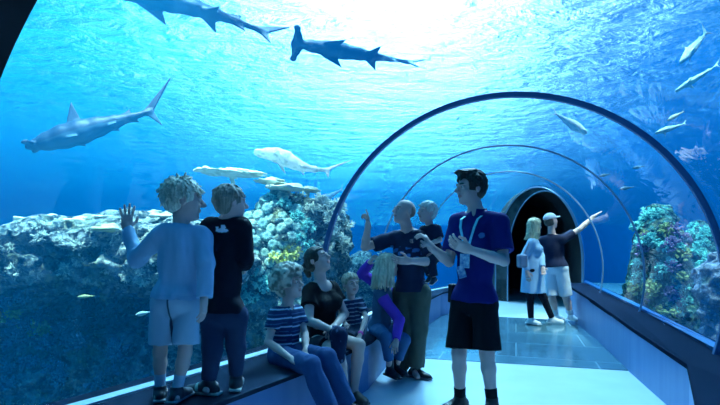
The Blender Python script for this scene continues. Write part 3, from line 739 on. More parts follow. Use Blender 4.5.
# ------------------------------------------------------------------ people
M['skin'] = surf_mat('skin', (1, 1, 1), .55, .35, vcol=True)
M['cloth'] = surf_mat('cloth', (1, 1, 1), .85, .15, vcol=True, bump=.25, bscale=220)
M['hairm'] = surf_mat('hair_strands', (1, 1, 1), .5, .4, vcol=True, bump=.6, bscale=150)
M['shoe'] = surf_mat('shoe_leather', (1, 1, 1), .5, .4, vcol=True)
v3 = lambda *a: np.array(a, float)
def Wn(p): return A3(W(*p))
class P_: pass
def person(label, base, H, f, nk, pv, tf, arms, legs, sc=1.0, g=1.0, hs=1.0, skin=(.66, .44, .40), vox=.006, up=(0, 0, 1), sw=.185, hands=None, group=None, female=False, brow=(.12, .08, .05), hipw=.09, foot=None, cheek=1.0):
    """arms/legs: (left, right) each (elbow, wrist) / (knee, ankle) as (px,py,depth)"""
    p = P_(); p.sc, p.g, p.hs = sc, g, hs
    p.root = thing('person', label, 'person', Vector(base), group); p.base = Vector(base)
    p.H = Wn(H); p.Rh = basis(f, up); p.nk = Wn(nk); p.pv = Wn(pv)
    sp = p.nk-p.pv; p.R = basis(tf, sp); p.u = p.R[2]; r, fw, u = p.R; p.L = np.linalg.norm(sp)
    sw = sw*.86; p.sh = [p.nk-u*.068*sc-r*sw*sc, p.nk-u*.068*sc+r*sw*sc]
    p.hip = [p.pv-r*hipw*sc-u*.03*sc, p.pv+r*hipw*sc-u*.03*sc]
    p.arm = [(Wn(a[0]), Wn(a[1])) for a in arms]; p.leg = [(Wn(a[0]), Wn(a[1])) for a in legs]
    p.female = female; p.vox = vox
    ops = torso(p, 0)
    q = sc*g
    for i in (0, 1):
        e, wv = p.arm[i]; s = p.sh[i]
        ops += [U(rc(s, e, .050*q, .038*q), .03*sc), U(rc(e, e+(wv-e)*.35, .038*q, .040*q), .01*sc), U(rc(e+(wv-e)*.35, wv, .040*q, .025*q), .01*sc)]
        k, a = p.leg[i]; h = p.hip[i]
        ops += [U(rc(h, k, .082*q, .054*q), .05*sc), U(rc(k, k+(a-k)*.3, .052*q, .053*q), .02*sc), U(rc(k+(a-k)*.3, a, .053*q, .034*q), .02*sc)]
        t = foot[i] if foot else tf; t = nrmz(v3(t[0], t[1], t[2] if len(t) > 2 else 0))
        b = a+v3(0, 0, -.045*sc)
        ops += [U(rc(b-t*.04*sc, b+t*.12*sc, .032*sc, .024*sc), .03*sc), U(rc(a, b+t*.06*sc, .032*sc, .026*sc), .02*sc)]
    # neck and head
    r, f_, uu = p.Rh; hp = lambda a, b, c: p.H+hs*(r*a+f_*b+uu*c)
    p.hp = hp
    ops += [U(rc(p.nk-u*.03*sc, hp(0, -.015, -.055), .058*q, .050*hs), .03*sc), U(rc(p.nk-u*.04*sc-p.R[0]*.07*sc, p.nk-u*.04*sc+p.R[0]*.07*sc, .045*sc, .045*sc), .05*sc)]
    ops += [U(ell(hp(0, -.015, .03), np.array([.077, .098, .088])*hs, p.Rh), .02), U(ell(hp(0, .028, -.042), np.array([.058*cheek, .064, .078])*hs, p.Rh), .03*hs),
            U(ell(hp(0, .068, -.098), np.array([.024, .02, .018])*hs, p.Rh), .025*hs)]
    for s in (-1, 1):
        ops += [U(ell(hp(s*.036, .062, -.03), np.array([.022, .02, .02])*hs, p.Rh), .02*hs), Sb(ell(hp(s*.033, .100, .004), np.array([.021, .018, .014])*hs, p.Rh), .010*hs),
                U(rc(hp(s*.014, .090, .027), hp(s*.050, .077, .025), .0095*hs, .008*hs), .006*hs), U(ell(hp(s*.032, .078, .004), np.array([.0135]*3)*hs, p.Rh), .003),
                U(ell(hp(s*.080, -.012, -.008), np.array([.009, .020, .031])*hs, p.Rh), .006*hs), Sb(ell(hp(s*.090, -.006, -.004), np.array([.006, .010, .016])*hs, p.Rh), .004*hs)]
    ops += [U(rc(hp(0, .090, .014), hp(0, .117, -.022), .008*hs, .013*hs), .010*hs), U(ell(hp(0, .100, -.028), np.array([.018, .012, .009])*hs, p.Rh), .008*hs),
            U(ell(hp(0, .090, -.054), np.array([.023, .010, .006])*hs, p.Rh), .004*hs), U(ell(hp(0, .088, -.064), np.array([.019, .010, .006])*hs, p.Rh), .004*hs), Sb(ell(hp(0, .098, -.059), np.array([.021, .006, .0022])*hs, p.Rh), .002)]
    for i in (0, 1):
        hd = (hands or [{}, {}])[i] or {}
        e, wv = p.arm[i]; d = A3(hd.get('d', nrmz(wv-e)))
        n = A3(hd.get('n', -p.R[0]*(1 if i else -1))); t = A3(hd.get('t', p.R[1]))
        hand(ops, wv, d, n, t, sc*hd.get('s', 1.0), hd.get('curl', .35), hd.get('curls'), hd.get('splay', .5))
    lip = (.55, .26, .25)
    paint = [(ell(hp(0, .092, -.059), np.array([.024, .02, .013])*hs, p.Rh), lip)]
    for s in (-1, 1):
        paint += [(ell(hp(s*.032, .092, .004), np.array([.013, .014, .0065])*hs, p.Rh), (.75, .75, .72)), (ell(hp(s*.032, .095, .004), np.array([.0085, .014, .0065])*hs, p.Rh), (.05, .05, .06)),
                  (ell(hp(s*.033, .088, .027), np.array([.022, .024, .0060])*hs, p.Rh), brow)]
    o = sdf_obj('body', ops, vox, M['skin'], p.root, p.base, None, paint, skin)
    return p
def torso(p, o, low=True):
    r, fw, u = p.R; sc, g = p.sc, p.g; q = sc*g
    c = lambda t, b=0: p.nk+(p.pv-p.nk)*t+fw*b*sc
    dr = lambda a, b, cc: (a*q+o, b*q+o, cc*sc+o)
    k = .06*sc
    ops = [U(ell(c(.34, .0), dr(.138, .100, .17), p.R), k), U(ell(c(.66, .005), dr(.120, .092, .16), p.R), k),
           U(ell(c(.98, -.01), dr(.150, .112, .12), p.R), k),
           U(rc(p.sh[0], p.sh[1], .046*q+o*.8, .046*q+o*.8), k), U(rc(p.nk-u*.05*sc-r*.09*sc, p.nk-u*.05*sc+r*.09*sc, .045*q+o, .045*q+o), .05*sc)]
    if p.female:
        for s in (-1, 1): ops.append(U(ell(c(.36, .09)+r*s*.072*sc, np.array([.062, .052, .062])*sc+o, p.R), .04))
    return ops
def hand(ops, w, d, n, t, sc, curl, curls=None, splay=.5):
    d = nrmz(d); n = n-(n@d)*d; n = nrmz(n); t2 = np.cross(d, n)
    if t2@t < 0: t2 = -t2
    t = t2; R = np.array([t, d, n])
    ops.append(U(bx(w+d*.045*sc, np.array([.038, .050, .015])*sc, R, .013*sc), .012*sc))
    ops.append(U(rc(w-d*.01*sc, w+d*.02*sc, .025*sc, .024*sc), .02*sc))
    for i in range(4):
        L = (.070, .080, .074, .058)[i]*sc; b = w+d*(.086, .090, .087, .079)[i]*sc+t*(.031-.0205*i)*sc
        c = (curls[i] if curls else curl); sd = t*(.16-.107*i)*splay; q = b
        for sg, an in ((.45, .55), (.30, 1.25), (.25, 1.8)):
            v = nrmz(d*math.cos(c*an)+n*math.sin(c*an)+sd); q2 = q+v*L*sg
            ops.append(U(rc(q, q2, .0088*sc, .0080*sc), .003*sc)); q = q2
    b = w+d*.022*sc+t*.028*sc; v1 = nrmz(d*.62+t*(.75 if curl < .9 else .45)+n*.35); b2 = b+v1*.045*sc
    v2 = nrmz(d*.9+t*.25*(1 if curl < .9 else -1)+n*.45*max(curl, .2)); b3 = b2+v2*.034*sc
    ops.append(U(rc(b, b2, .0125*sc, .0105*sc), .008*sc)); ops.append(U(rc(b2, b3, .0102*sc, .0088*sc), .003*sc))
def folds(amp, sc=14, seed=0, ax=(1, 1, .35)):
    a = np.array(ax); return (lambda P: fbm(P*a, sc, seed, 2)*amp, amp)
def shirt(p, name, base, o=.014, sleeve=.55, sleeve2=None, hem=-.02, neck=.0, scoop=None, collar=False, paint=None, amp=.006, sl_col=None, seed=1, mat=None, flare=.018, k_sl=.03, extra=None, parent=None, open_u=None):
    r, fw, u = p.R; sc = p.sc; q = sc*p.g
    ops = torso(p, o)
    hp_ = p.pv+u*hem*sc
    ops.append(U(ell(p.pv-u*.02*sc, (.150*q+max(o, .016)+.006, .117*q+max(o, .016)+.004, .14*sc), p.R), .05*sc))
    ops.append(It(half(hp_, -u)))
    nkc = p.nk+u*.0*sc
    ops.append(It(half(p.nk+u*(.012+neck)*sc, u)))
    if scoop: ops.append(Sb(ell(p.nk+fw*.06*sc-u*.0*sc, np.array(scoop)*sc, p.R), .006))
    sls = []
    for i in (0, 1):
        fr = sleeve if (sleeve2 is None or i == 0) else sleeve2
        e, w = p.arm[i]; s = p.sh[i]
        if fr <= 0: continue
        if fr <= 1:
            en = s+(e-s)*fr; ops.append(U(cap(s, en, .048*q+o, .044*q+o*.8+flare*sc*.6), k_sl*sc)); sls.append(rc(s, en, .2*sc, .1*sc))
        else:
            en = e+(w-e)*(fr-1); ops.append(U(rc(s, e, .053*q+o, .042*q+o), k_sl*sc)); ops.append(U(cap(e, en, .042*q+o, .030*q+o), .015*sc)); sls.append(rc(s+(e-s)*.25, e, .085*sc, .085*sc)); sls.append(rc(e, en, .09*sc, .09*sc))
    if collar:
        ops.append(U(cap(p.nk-u*.03*sc, p.nk+u*.030*sc+fw*.004, .066*q+.006, .060*q+.004), .01))
        ops.append(Sb(ell(p.nk+fw*.075*sc+u*.02*sc, (.020*sc, .03*sc, .05*sc), p.R), .004))
    if extra: ops += extra
    pt = list(paint or [])
    if sl_col is not None:
        for s_ in sls: pt.insert(0, (s_, sl_col))
    return sdf_obj(name, ops, p.vox, mat or M['cloth'], parent or p.root, p.base, folds(amp*sc, 14/sc, seed), pt, base)
def pants(p, name, base, o=.014, length=1.9, top=.10, amp=.006, seed=2, flare=0.0, paint=None, knee_o=.0, cut=True):
    r, fw, u = p.R; sc = p.sc; q = sc*p.g
    ow = max(.007, min(o, amp*sc+.005)); ops = [U(ell(p.pv-fw*.01*sc, (.150*q+ow, .112*q+ow, .12*sc), p.R), 0), U(rc(p.hip[0], p.hip[1], .083*q+ow, .083*q+ow), .03*sc), U(ell(p.pv+u*.06*sc, (.130*q+ow*.5, .098*q+ow*.5, .09*sc), p.R), .04*sc)]
    ops.append(It(half(p.pv+u*top*sc, u)))
    for i in (0, 1):
        h = p.hip[i]; k, a = p.leg[i]
        if length <= 1:
            en = h+(k-h)*length; ops.append(U(cap(h-u*.02*sc, en, .080*q+o*.6, .082*q*(1-length)+.058*q*length+o*.7+flare*.7*sc), .012*sc))
        else:
            en = k+(a-k)*(length-1)
            ops += [U(rc(h, k, .086*q+o, .058*q+o+knee_o), .03*sc), U(cap(k, en, .058*q+o+knee_o, .042*q+o+flare*sc), .03*sc)]
    return sdf_obj(name, ops, p.vox, M['cloth'], p.root, p.base, folds(amp*sc, 13/sc, seed, (1, 1, .6)), paint, base)
def shoes(p, col=(.02, .02, .03), sole=(.55, .55, .55), tf=None, sc=None, name='shoe', hi=0.0, both=(0, 1), sock=None, stripe=None, lowcut=False):
    sc = sc or p.sc
    for i in both:
        k, a = p.leg[i]; t = tf[i] if tf else p.R[1]; t = nrmz(v3(t[0], t[1], t[2] if len(t) > 2 else 0)); z = v3(0, 0, 1); z = nrmz(z-(z@t)*t); s = np.cross(t, z); R = np.array([s, t, z])
        fl = a-z*.078*sc
        ops = [U(ell(fl+t*-.025*sc+z*.035*sc, np.array([.040, .055, .048])*sc, R), 0), U(ell(fl+t*.105*sc+z*.025*sc, np.array([.046, .085, .038])*sc, R), .04*sc), U(ell(fl+t*.04*sc+z*.045*sc, np.array([.038, .06, .042])*sc, R), .03*sc)]
        if not lowcut: ops.append(U(cap(fl+z*.03*sc, fl+z*(.105+hi)*sc, .045*sc, .044*sc), .02*sc))
        ops.append(It(half(fl+z*.006, -z)))
        ops.append(U(bx(fl+t*.045*sc+z*.010*sc, np.array([.043, .135, .011])*sc, R, .01*sc), .0))
        pt = [(half(fl+z*.022*sc, z), sole)]
        if stripe: pt.append((lambda V, q=fl+t*.06*sc, t=t, z=z: (np.abs(((V-q)@t)-.3*((V-q)@z)) < .012*sc) & ((V-q)@z > .03*sc), stripe))
        sdf_obj(name, ops, min(p.vox, .005), M['shoe'], p.root, p.base, None, pt, col)
        if sock:
            d = nrmz(k-a); sdf_obj('sock', [U(cap(a-d*.02*sc, a+d*sock[1]*sc, .041*sc*p.g, .046*sc*p.g), 0)], p.vox, M['cloth'], p.root, p.base, None, [], sock[0])
def hair(p, style, col, col2=None, seed=0, vol=.012, n=260, line=.0, vox=None, nape=-.075):
    hs = p.hs; hp = p.hp; R = p.Rh; rs = np.random.default_rng(seed); vox = vox or min(p.vox, .005)
    ops = [U(ell(hp(0, -.017, .032), np.array([.077+vol, .097+vol, .088+vol])*hs, R), 0)]
    if style in ('short', 'tousled', 'curly', 'pony', 'long', 'bob'): ops.append(U(ell(hp(0, -.055, -.025), np.array([.062+vol, .048+vol, .055+vol*.6])*hs, R), .03*hs))
    face = bx(hp(0, .125, -.062+line), np.array([.075, .078, .115])*hs, R, .03*hs)
    ops.append(Sb(face, .015*hs)); ops.append(Sb(bx(hp(0, .045, -.085), np.array([.2, .065, .06])*hs, R, .01*hs), .01*hs))
    ops.append(Sb(bx(hp(0, -.02, nape-.10), np.array([.2, .2, .085])*hs, R, .01), .01*hs))
    cr = v3(0, -.05, 1)
    def scalp():
        while 1:
            d = nrmz(rs.normal(size=3))
            if style == 'curly' and d[1] > .30 and d[2] < .50: continue
            if d[2] > -.45 and not (d[1] > .45 and d[2] < .42+line*4) and not (abs(d[0]) > .55 and d[1] > -.15 and d[2] < .05): return d
    if style == 'curly':
        for i in range(n):
            d = scalp(); rr = .016+.010*rs.random(); e_ = .95+.16*rs.random(); q = hp(d[0]*(.082+vol)*e_, -.017+d[1]*(.102+vol)*e_, .032+d[2]*(.094+vol)*e_); ops.append(U(ell(q, [rr*.8*hs]*3), .002))
    elif style in ('tousled', 'short', 'long', 'bob', 'pony'):
        ln = {'tousled': .045, 'short': .038, 'long': .05, 'bob': .05, 'pony': .05}[style]
        for i in range(n):
            d = scalp(); a = np.array([d[0]*(.079+vol), -.017+d[1]*(.099+vol), .032+d[2]*(.090+vol)])
            tg = np.cross(np.cross(d, nrmz(cr)), d)*-1
            tg = tg/(np.linalg.norm(tg)+.05)+rs.normal(size=3)*(.20 if style == 'tousled' else .12)
            b = a+tg*ln*(.6+.6*rs.random())+d*(.001 if style == 'tousled' else .000)
            ops.append(U(rc(hp(*(a-d*.008)), hp(*b), (.0105 if style != 'pony' else .013)*hs, .0045*hs), .003 if style == 'tousled' else .006))
    if style == 'long':
        pass
    c2 = np.array(col2 if col2 else [c*.6 for c in col])
    def streak(V, c):
        q = (V-p.H)@R.T; ang = np.arctan2(q[:, 0], q[:, 1]+.02)
        m = fbm(np.stack([ang*6, ang*6+q[:, 2]*6, q[:, 2]*8], 1), 1.6/hs, seed, 2)[:, None]*.9+.5; m = np.clip(m, 0, 1) if style != 'curly' else np.clip(.5+1.6*fbm(V, 45, 7, 1)[:, None], 0, 1)  # curly: shade between curls put into the colour as noise
        return np.array(col)*(m)+c2*(1-m)
    return ops, streak, vox
def hair_obj(p, h, name='hair', extra=None):
    ops, streak, vox = h
    if extra: ops += extra
    return sdf_obj(name, ops, vox, M['hairm'], p.root, p.base, (lambda P: fbm(P, 60, 3, 1)*.0025, .003), [(lambda V: np.ones(len(V), bool), streak)], (.5, .5, .5))

# --- blond boy standing on the bench, hand on the glass
p = person('blond boy in light blue sweatshirt and shorts, standing on bench with hand on glass', W(170, 400, 2.51), (184, 200, 2.55), (.92, .42, -.05), (182, 227, 2.52), (176, 301, 2.5), (-.12, 1, 0),
    [((137, 259, 2.60), (127, 228, 2.68)), ((206, 264, 2.46), (204, 300, 2.42))], [((160, 352, 2.50), (160, 389, 2.50)), ((185, 352, 2.47), (177, 390, 2.46))],
    sc=.71, g=.90, hs=.90, vox=.0045, sw=.165, cheek=1.12, brow=(.45, .36, .25), hands=[{'d': (-.02, .05, 1), 'n': (-.5, .9, 0), 't': (1, 0, 0), 'curl': .08, 'splay': 1.5, 's': 1.12}, {'n': (-1, .2, 0), 't': (0, 1, 0), 'curl': .5}], hipw=.085)
hair_obj(p, hair(p, 'tousled', (.95, .90, .74), (.52, .47, .36), 1, .010, 620))
shirt(p, 'sweatshirt', (.34, .54, .74), .018, 1.92, hem=.02, amp=.020, seed=4, neck=.02, paint=[(half(p.pv+p.u*.055*.71, p.u), (.30, .49, .70))])
pants(p, 'shorts', (.38, .54, .68), .020, .82, flare=.022, amp=.014, paint=[(lambda V: np.abs(V[:, 0]-W(174, 300, 2.5).x) < .004, (.05, .09, .14))])
shoes(p, (.03, .04, .06), (.25, .3, .35), [(-.35, 1), (.2, 1)], sock=((.45, .60, .75), .12))
# --- boy in black
p = person('short-haired boy in black shirt and jeans, standing on bench beside blond boy', W(222, 394, 2.64), (231, 203, 2.66), (.80, .62, .0), (226, 219, 2.66), (224, 312, 2.64), (.12, 1, 0),
    [((203, 258, 2.72), (212, 268, 2.90)), ((246, 258, 2.62), (245, 267, 2.80))], [((212, 350, 2.60), (209, 383, 2.60)), ((236, 346, 2.66), (236, 378, 2.69))],
    sc=.69, g=.92, hs=.80, vox=.0045, sw=.165, cheek=1.12, brow=(.35, .26, .18), hipw=.095, hands=[{'n': (1, 0, 0), 't': (0, 0, 1)}, {'n': (-1, 0, 0), 't': (0, 0, 1), 'curl': .7}])
hair_obj(p, hair(p, 'short', (.34, .31, .25), (.16, .14, .12), 2, .008, 260))
def boy_logo(V):
    x = 360+F*V[:, 0]/V[:, 1]; y = HY-F*(V[:, 2]-HC)/V[:, 1]
    return (V[:, 1] < 2.66) & ((((x-222)/6.5)**2+((y-230.5)/2.2)**2 < 1) | (((x-223)/2.6)**2+((y-227)/2.6)**2 < 1) | ((np.abs(x-216.5) < 1.4) & (np.abs(y-229) < 2.6)))
lg = W(222, 230.5, 2.6)
def boy_logo(V):
    x = (V[:, 0]-lg.x)/.0053; y = -(V[:, 2]-lg.z)/.0053
    return (V[:, 1] < 2.66) & (((x/6.5)**2+(y/2.2)**2 < 1) | (((x-1)/2.6)**2+((y+3.5)/2.6)**2 < 1) | ((np.abs(x+5.5) < 1.4) & (np.abs(y+1.5) < 2.6)))
shirt(p, 'shirt', (.008, .010, .022), .018, 1.8, hem=.0, amp=.009, seed=6, neck=.02, paint=[(boy_logo, (.75, .85, .95))])
pants(p, 'jeans', (.018, .038, .09), .012, 1.88, amp=.009, seed=8, knee_o=.004)
shoes(p, (.02, .025, .04), (.5, .55, .5), [(-.95, .25), (-.15, 1)], stripe=(.25, .5, .45), sc=.78)
# --- curly boy
def stripes(org, u, per, w, col, ph=0.0):
    return (lambda V: (((V-org)@u+ph) % per) < w, col)
p = person('curly-haired boy in striped polo shirt and jeans, sitting at near end of bench', W(290, 363, 3.3), (290, 284, 3.38), (.88, -.38, .16), (287, 307, 3.40), (285, 351, 3.40), (.80, -.60, 0),
    [((305, 334, 3.42), (306, 350, 3.25)), ((268, 342, 3.22), (293, 360, 3.08))], [((327, 357, 3.16), (348, 407, 3.12)), ((311, 366, 3.0), (332, 418, 2.95))],
    sc=.70, g=.97, hs=.86, vox=.005, sw=.18, cheek=1.1, brow=(.4, .3, .2), foot=[(.8, -.6), (.8, -.6)], hands=[{'n': (0, 0, -1), 't': (-.6, .8, 0)}, {'n': (0, 0, -1), 't': (.6, .8, 0)}])
hair_obj(p, hair(p, 'curly', (.75, .68, .54), (.26, .23, .18), 3, .036, 900, nape=-.10))
shirt(p, 'polo_shirt', (.015, .045, .13), .018, .55, hem=-.03, amp=.007, seed=9, collar=True, neck=.0, paint=[stripes(p.pv, p.u, .060, .010, (.50, .68, .82)), stripes(p.pv, p.u, .060, .004, (.08, .20, .38), .03)])
pants(p, 'jeans', (.022, .075, .20), .022, 1.95, amp=.011, seed=10, flare=.02)
shoes(p, (.04, .05, .07), (.4, .4, .4), [(.8, -.6), (.8, -.6)])
# --- mother
p = person('dark-haired woman in black top, sitting on bench and looking up', W(325, 340, 3.95), (318, 260, 3.95), (.84, -.40, .42), (321, 283, 3.98), (322, 337, 4.0), (.74, -.66, 0),
    [((345, 314, 4.06), (334, 327, 3.74)), ((309, 321, 3.72), (332, 330, 3.62))], [((359, 345, 3.72), (354, 391, 3.80)), ((338, 351, 3.52), (346, 400, 3.56))],
    sc=.93, g=.96, hs=.95, vox=.006, sw=.165, female=True, hipw=.10, foot=[(.6, -.8), (.6, -.8)], up=(-.1, .1, 1), hands=[{'n': (0, -.3, -1), 't': (-.5, -.5, .5), 'curl': .8}, {'n': (0, -.2, -1), 't': (.3, .6, .5), 'curl': .7}])
h = hair(p, 'pony', (.06, .045, .035), (.02, .015, .014), 4, .012, 0, line=.012)
hp = p.hp
hair_obj(p, h, extra=[U(rc(hp(0, -.10, .02), hp(0, -.135, -.01), .026, .034), .02), U(rc(hp(0, -.135, -.01), hp(-.01, -.145, -.085), .034, .022), .02)])
shirt(p, 'top', (.006, .007, .012), .016, .50, hem=-.05, amp=.010, seed=12, neck=-.0, scoop=(.085, .06, .085), flare=.03)
pants(p, 'shorts', (.015, .02, .035), .018, .62, amp=.008, seed=13, flare=.015)
shoes(p, (.10, .08, .07), (.12, .10, .09), [(.6, -.8), (.6, -.8)], name='sandal', lowcut=True)
# rolled jacket on her lap
jc = W(339, 338, 3.55)
ops = [U(rc(W(333, 331, 3.66), W(341, 334, 3.52), .045, .05), 0), U(rc(W(340, 335, 3.50), W(340, 359, 3.46), .055, .040), .03), U(rc(W(334, 336, 3.5), W(337, 352, 3.46), .03, .03), .03)]
o = sdf_obj('jacket', ops, .006, M['cloth'], None, jc, folds(.014, 16, 5, (1, 1, .5)), [(lambda V: fbm(V, 30, 2) > .45, (.10, .16, .28))], (.012, .025, .07))
tag(o, 'folded navy jacket hanging over the knee of the woman in black', 'jacket')
# --- toddler
p = person('small fair-haired toddler in dark striped shirt, sitting between woman and girl', W(353, 329, 4.15), (351, 284, 4.18), (.45, -.9, .08), (351, 300, 4.22), (353, 327, 4.24), (.35, -.93, 0),
    [((366, 317, 4.08), (360, 335, 3.92)), ((341, 314, 4.12), (345, 323, 3.95))], [((359, 336, 4.00), (357, 356, 3.98)), ((350, 337, 3.98), (350, 358, 3.95))],
    sc=.50, g=1.12, hs=.79, vox=.005, sw=.19, cheek=1.2, brow=(.4, .32, .22), hands=[{'n': (0, 0, -1), 't': (-1, 0, 0)}, {'n': (0, 0, -1), 't': (1, 0, 0)}], foot=[(.3, -.9), (.3, -.9)])
hair_obj(p, hair(p, 'short', (.55, .50, .38), (.3, .27, .2), 5, .007, 160))
shirt(p, 't_shirt', (.03, .05, .12), .014, .7, hem=0, amp=.006, seed=15, neck=.01, paint=[stripes(p.pv, p.u, .035, .009, (.35, .45, .58))])
pants(p, 'trousers', (.05, .07, .12), .014, 1.9, amp=.006, seed=16)
shoes(p, (.05, .06, .1), (.5, .5, .5), [(.3, -.9), (.3, -.9)])
e, w_ = p.arm[0]; d = nrmz(w_-e)
sdf_obj('bracelet', [U(cap(w_-d*.030, w_-d*.008, .022, .021, 3), 0)], .0035, M['cloth'], p.root, p.base, None, [], (.85, .12, .45))['label'] = 'bright pink bracelet'
# --- girl with long hair
p = person('girl with long blond hair, purple sleeves and jeans, sitting at far end of bench', W(383, 333, 4.4), (388, 266, 4.46), (.86, .45, .12), (384, 287, 4.50), (380, 326, 4.52), (.86, -.40, 0),
    [((362, 274, 4.62), (370, 262, 4.50)), ((399, 320, 4.30), (396, 341, 4.16))][::1], [((404, 340, 4.32), (396, 367, 4.38)), ((386, 338, 4.18), (390, 369, 4.26))],
    sc=.72, g=1.0, hs=.90, vox=.0055, sw=.17, cheek=1.1, brow=(.4, .3, .2), foot=[(.6, -.8), (.5, -.85)], hands=[{'n': (1, 0, 0), 't': (0, -1, 0), 'curl': .8}, {'n': (0, 0, -1), 't': (0, 1, 0)}])
p.arm = [p.arm[0], p.arm[1]]
h = hair(p, 'long', (.82, .76, .58), (.48, .42, .30), 6, .016, 260)
ex = []; rs = np.random.default_rng(8)
for i in range(150):
    a = rs.uniform(-2.6, 2.6); q = p.hp(math.sin(a)*.078, -.02-math.cos(a)*.098*1.0, .03+rs.uniform(-.02, .02))
    if math.cos(a) < -.35: continue
    e1 = q+v3(rs.normal()*.008, rs.normal()*.008, -.10)+(q-p.H)*v3(.22, .22, 0); e2 = e1+v3(rs.normal()*.014, rs.normal()*.01, -.09-rs.random()*.05)
    ex += [U(rc(q, e1, .015, .013), .006), U(rc(e1, e2, .013, .004), .006)]
hair_obj(p, h, extra=ex)
shirt(p, 'cardigan', (.05, .12, .22), .018, 1.95, hem=-.02, amp=.009, seed=18, neck=.01, sl_col=(.15, .05, .52), paint=[(rc(p.sh[0], p.arm[0][0], .10, .10), (.15, .05, .52))])
pants(p, 'jeans', (.05, .15, .32), .014, 1.7, amp=.007, seed=19)
shoes(p, (.02, .02, .035), (.03, .03, .04), [(.6, -.8), (.5, -.85)], name='boot', hi=.10, sc=.80)
# --- father
p = person('bald man in dark blue polo shirt, pointing up and holding toddler in his arm', W(412, 377, 4.5), (404, 212, 4.42), (-.84, -.46, .22), (408, 231, 4.50), (411, 291, 4.52), (-.48, -.88, 0),
    [((433, 262, 4.28), (409, 261, 4.12)), ((365, 247, 4.50), (368, 226, 4.42))], [((419, 331, 4.46), (415, 369, 4.50)), ((404, 331, 4.50), (402, 369, 4.62))],
    sc=.96, g=1.04, hs=.98, vox=.006, sw=.19, up=(.12, .1, 1), foot=[(.1, -1), (-.6, -.8)], brow=(.2, .15, .1), hands=[{'d': (-1, -.1, .05), 'n': (0, .6, .4), 't': (0, 0, 1), 'curl': .5}, {'d': (-.05, -.1, 1), 'n': (-1, -.2, .1), 't': (.3, -1, .2), 'curls': (.25, 1.5, 1.6, 1.7), 'curl': 1.2}])
bx_ = p.hp
bl = [U(ell(bx_(0, -.020, .024), np.array([.0795, .0975, .080])*.98, p.Rh), 0), Sb(bx(bx_(0, .07, .03), (.2, .095, .2), p.Rh, .01), .01), Sb(ell(bx_(0, .0, .105), (.075, .11, .05), p.Rh), .01), Sb(bx(bx_(0, 0, -.15), (.2, .2, .085), p.Rh), .01)]
sdf_obj('hair', bl, .005, M['hairm'], p.root, p.base, None, [], (.30, .22, .19))['label'] = 'closely cropped fringe of hair'
r_, f__, u__ = p.R; ch = p.nk-u__*.20
def dad_logo(V):
    q = V-ch; a = q@r_; b = q@f__; c = q@u__
    m = (b > 0.02) & (np.abs(a) < .16) & (np.abs(c) < .075); wv = np.sin(a*60+c*90)+np.sin(a*30-c*70)
    return m & (wv > .25) & (np.abs(c-.15*a) < .05)
shirt(p, 'polo_shirt', (.015, .030, .075), .018, .72, hem=-.0, amp=.009, seed=21, collar=True, paint=[(dad_logo, (.06, .20, .50))], flare=.03)
pants(p, 'trousers', (.085, .105, .085), .022, 1.92, amp=.013, seed=22, flare=.02)
shoes(p, (.015, .015, .02), (.10, .11, .13), [(.75, -.65), (-.6, -.8)])
# --- toddler in his arm
p = person('white-haired toddler in dark shirt, carried on the arm of the bald man', W(431, 262, 4.4), (427, 212, 4.38), (-.86, -.42, .05), (430, 226, 4.40), (434, 252, 4.42), (-.7, -.6, 0),
    [((440, 240, 4.30), (428, 244, 4.24)), ((423, 238, 4.50), (416, 240, 4.42))], [((431, 262, 4.25), (434, 278, 4.24)), ((427, 262, 4.42), (430, 276, 4.34))],
    sc=.48, g=1.15, hs=.80, vox=.005, sw=.20, cheek=1.2, brow=(.5, .42, .3), foot=[(-.5, -.8, -.3), (-.5, -.8, -.3)], hands=[{'n': (0, 1, 0), 't': (0, 0, 1)}, {'n': (0, 1, 0), 't': (0, 0, 1)}])
hair_obj(p, hair(p, 'short', (.85, .84, .76), (.5, .48, .42), 7, .010, 180))
shirt(p, 'shirt', (.012, .025, .065), .014, .8, hem=-.03, amp=.006, seed=24, neck=.01)
pants(p, 'trousers', (.02, .03, .06), .014, 1.9, amp=.006, seed=25)
shoes(p, (.03, .04, .06), (.6, .6, .6), [(-.5, -.8, -.3), (-.5, -.8, -.3)])
# --- guide
p = person('young man in royal blue polo and black shorts, talking with raised hand', W(475, 413, 3.52), (470, 188, 3.52), (-.93, -.36, -.04), (478, 213, 3.54), (474, 299, 3.54), (-.66, -.75, 0),
    [((504, 261, 3.34), (468, 249, 3.16)), ((449, 262, 3.58), (431, 247, 3.46))], [((487, 354, 3.46), (492, 401, 3.42)), ((459, 354, 3.54), (460, 398, 3.60))],
    sc=1.0, g=.97, hs=1.02, vox=.005, sw=.195, foot=[(-.5, -.85), (-.8, -.5)], brow=(.05, .035, .03), cheek=.95,
    hands=[{'d': (-1, -.3, .35), 'n': (-.1, .7, .5), 't': (0, -.3, 1), 'curl': .9}, {'d': (-.5, -.2, .8), 'n': (-.5, .2, -.5), 't': (0, -1, .2), 'curl': 1.0}])
hair_obj(p, hair(p, 'short', (.05, .035, .028), (.015, .012, .010), 9, .013, 420, line=.010), extra=[U(rc(p.hp(-.03, .07, .105), p.hp(.03, .06, .11), .020, .020), .02), U(ell(p.hp(0, .01, .11), (.06, .075, .028), p.Rh), .02)]+[U(rc(p.hp(x_, .05+y_, .105), p.hp(x_*1.2, .085+y_, .128-abs(x_)*.3), .012, .006), .006) for x_ in (-.05, -.035, -.02, -.005, .01, .025, .04) for y_ in (-.05, -.02, .01)])
rr, ff, uu = p.R
def lan(V):
    return np.zeros(len(V), bool)
def emblem(V):
    q = V-(p.nk-uu*.165-rr*.085); return (np.abs(q@ff-.1) < .12) & (((q@rr)/.020)**2+((q@uu)/.020)**2 < 1) & ((q@ff) > 0)
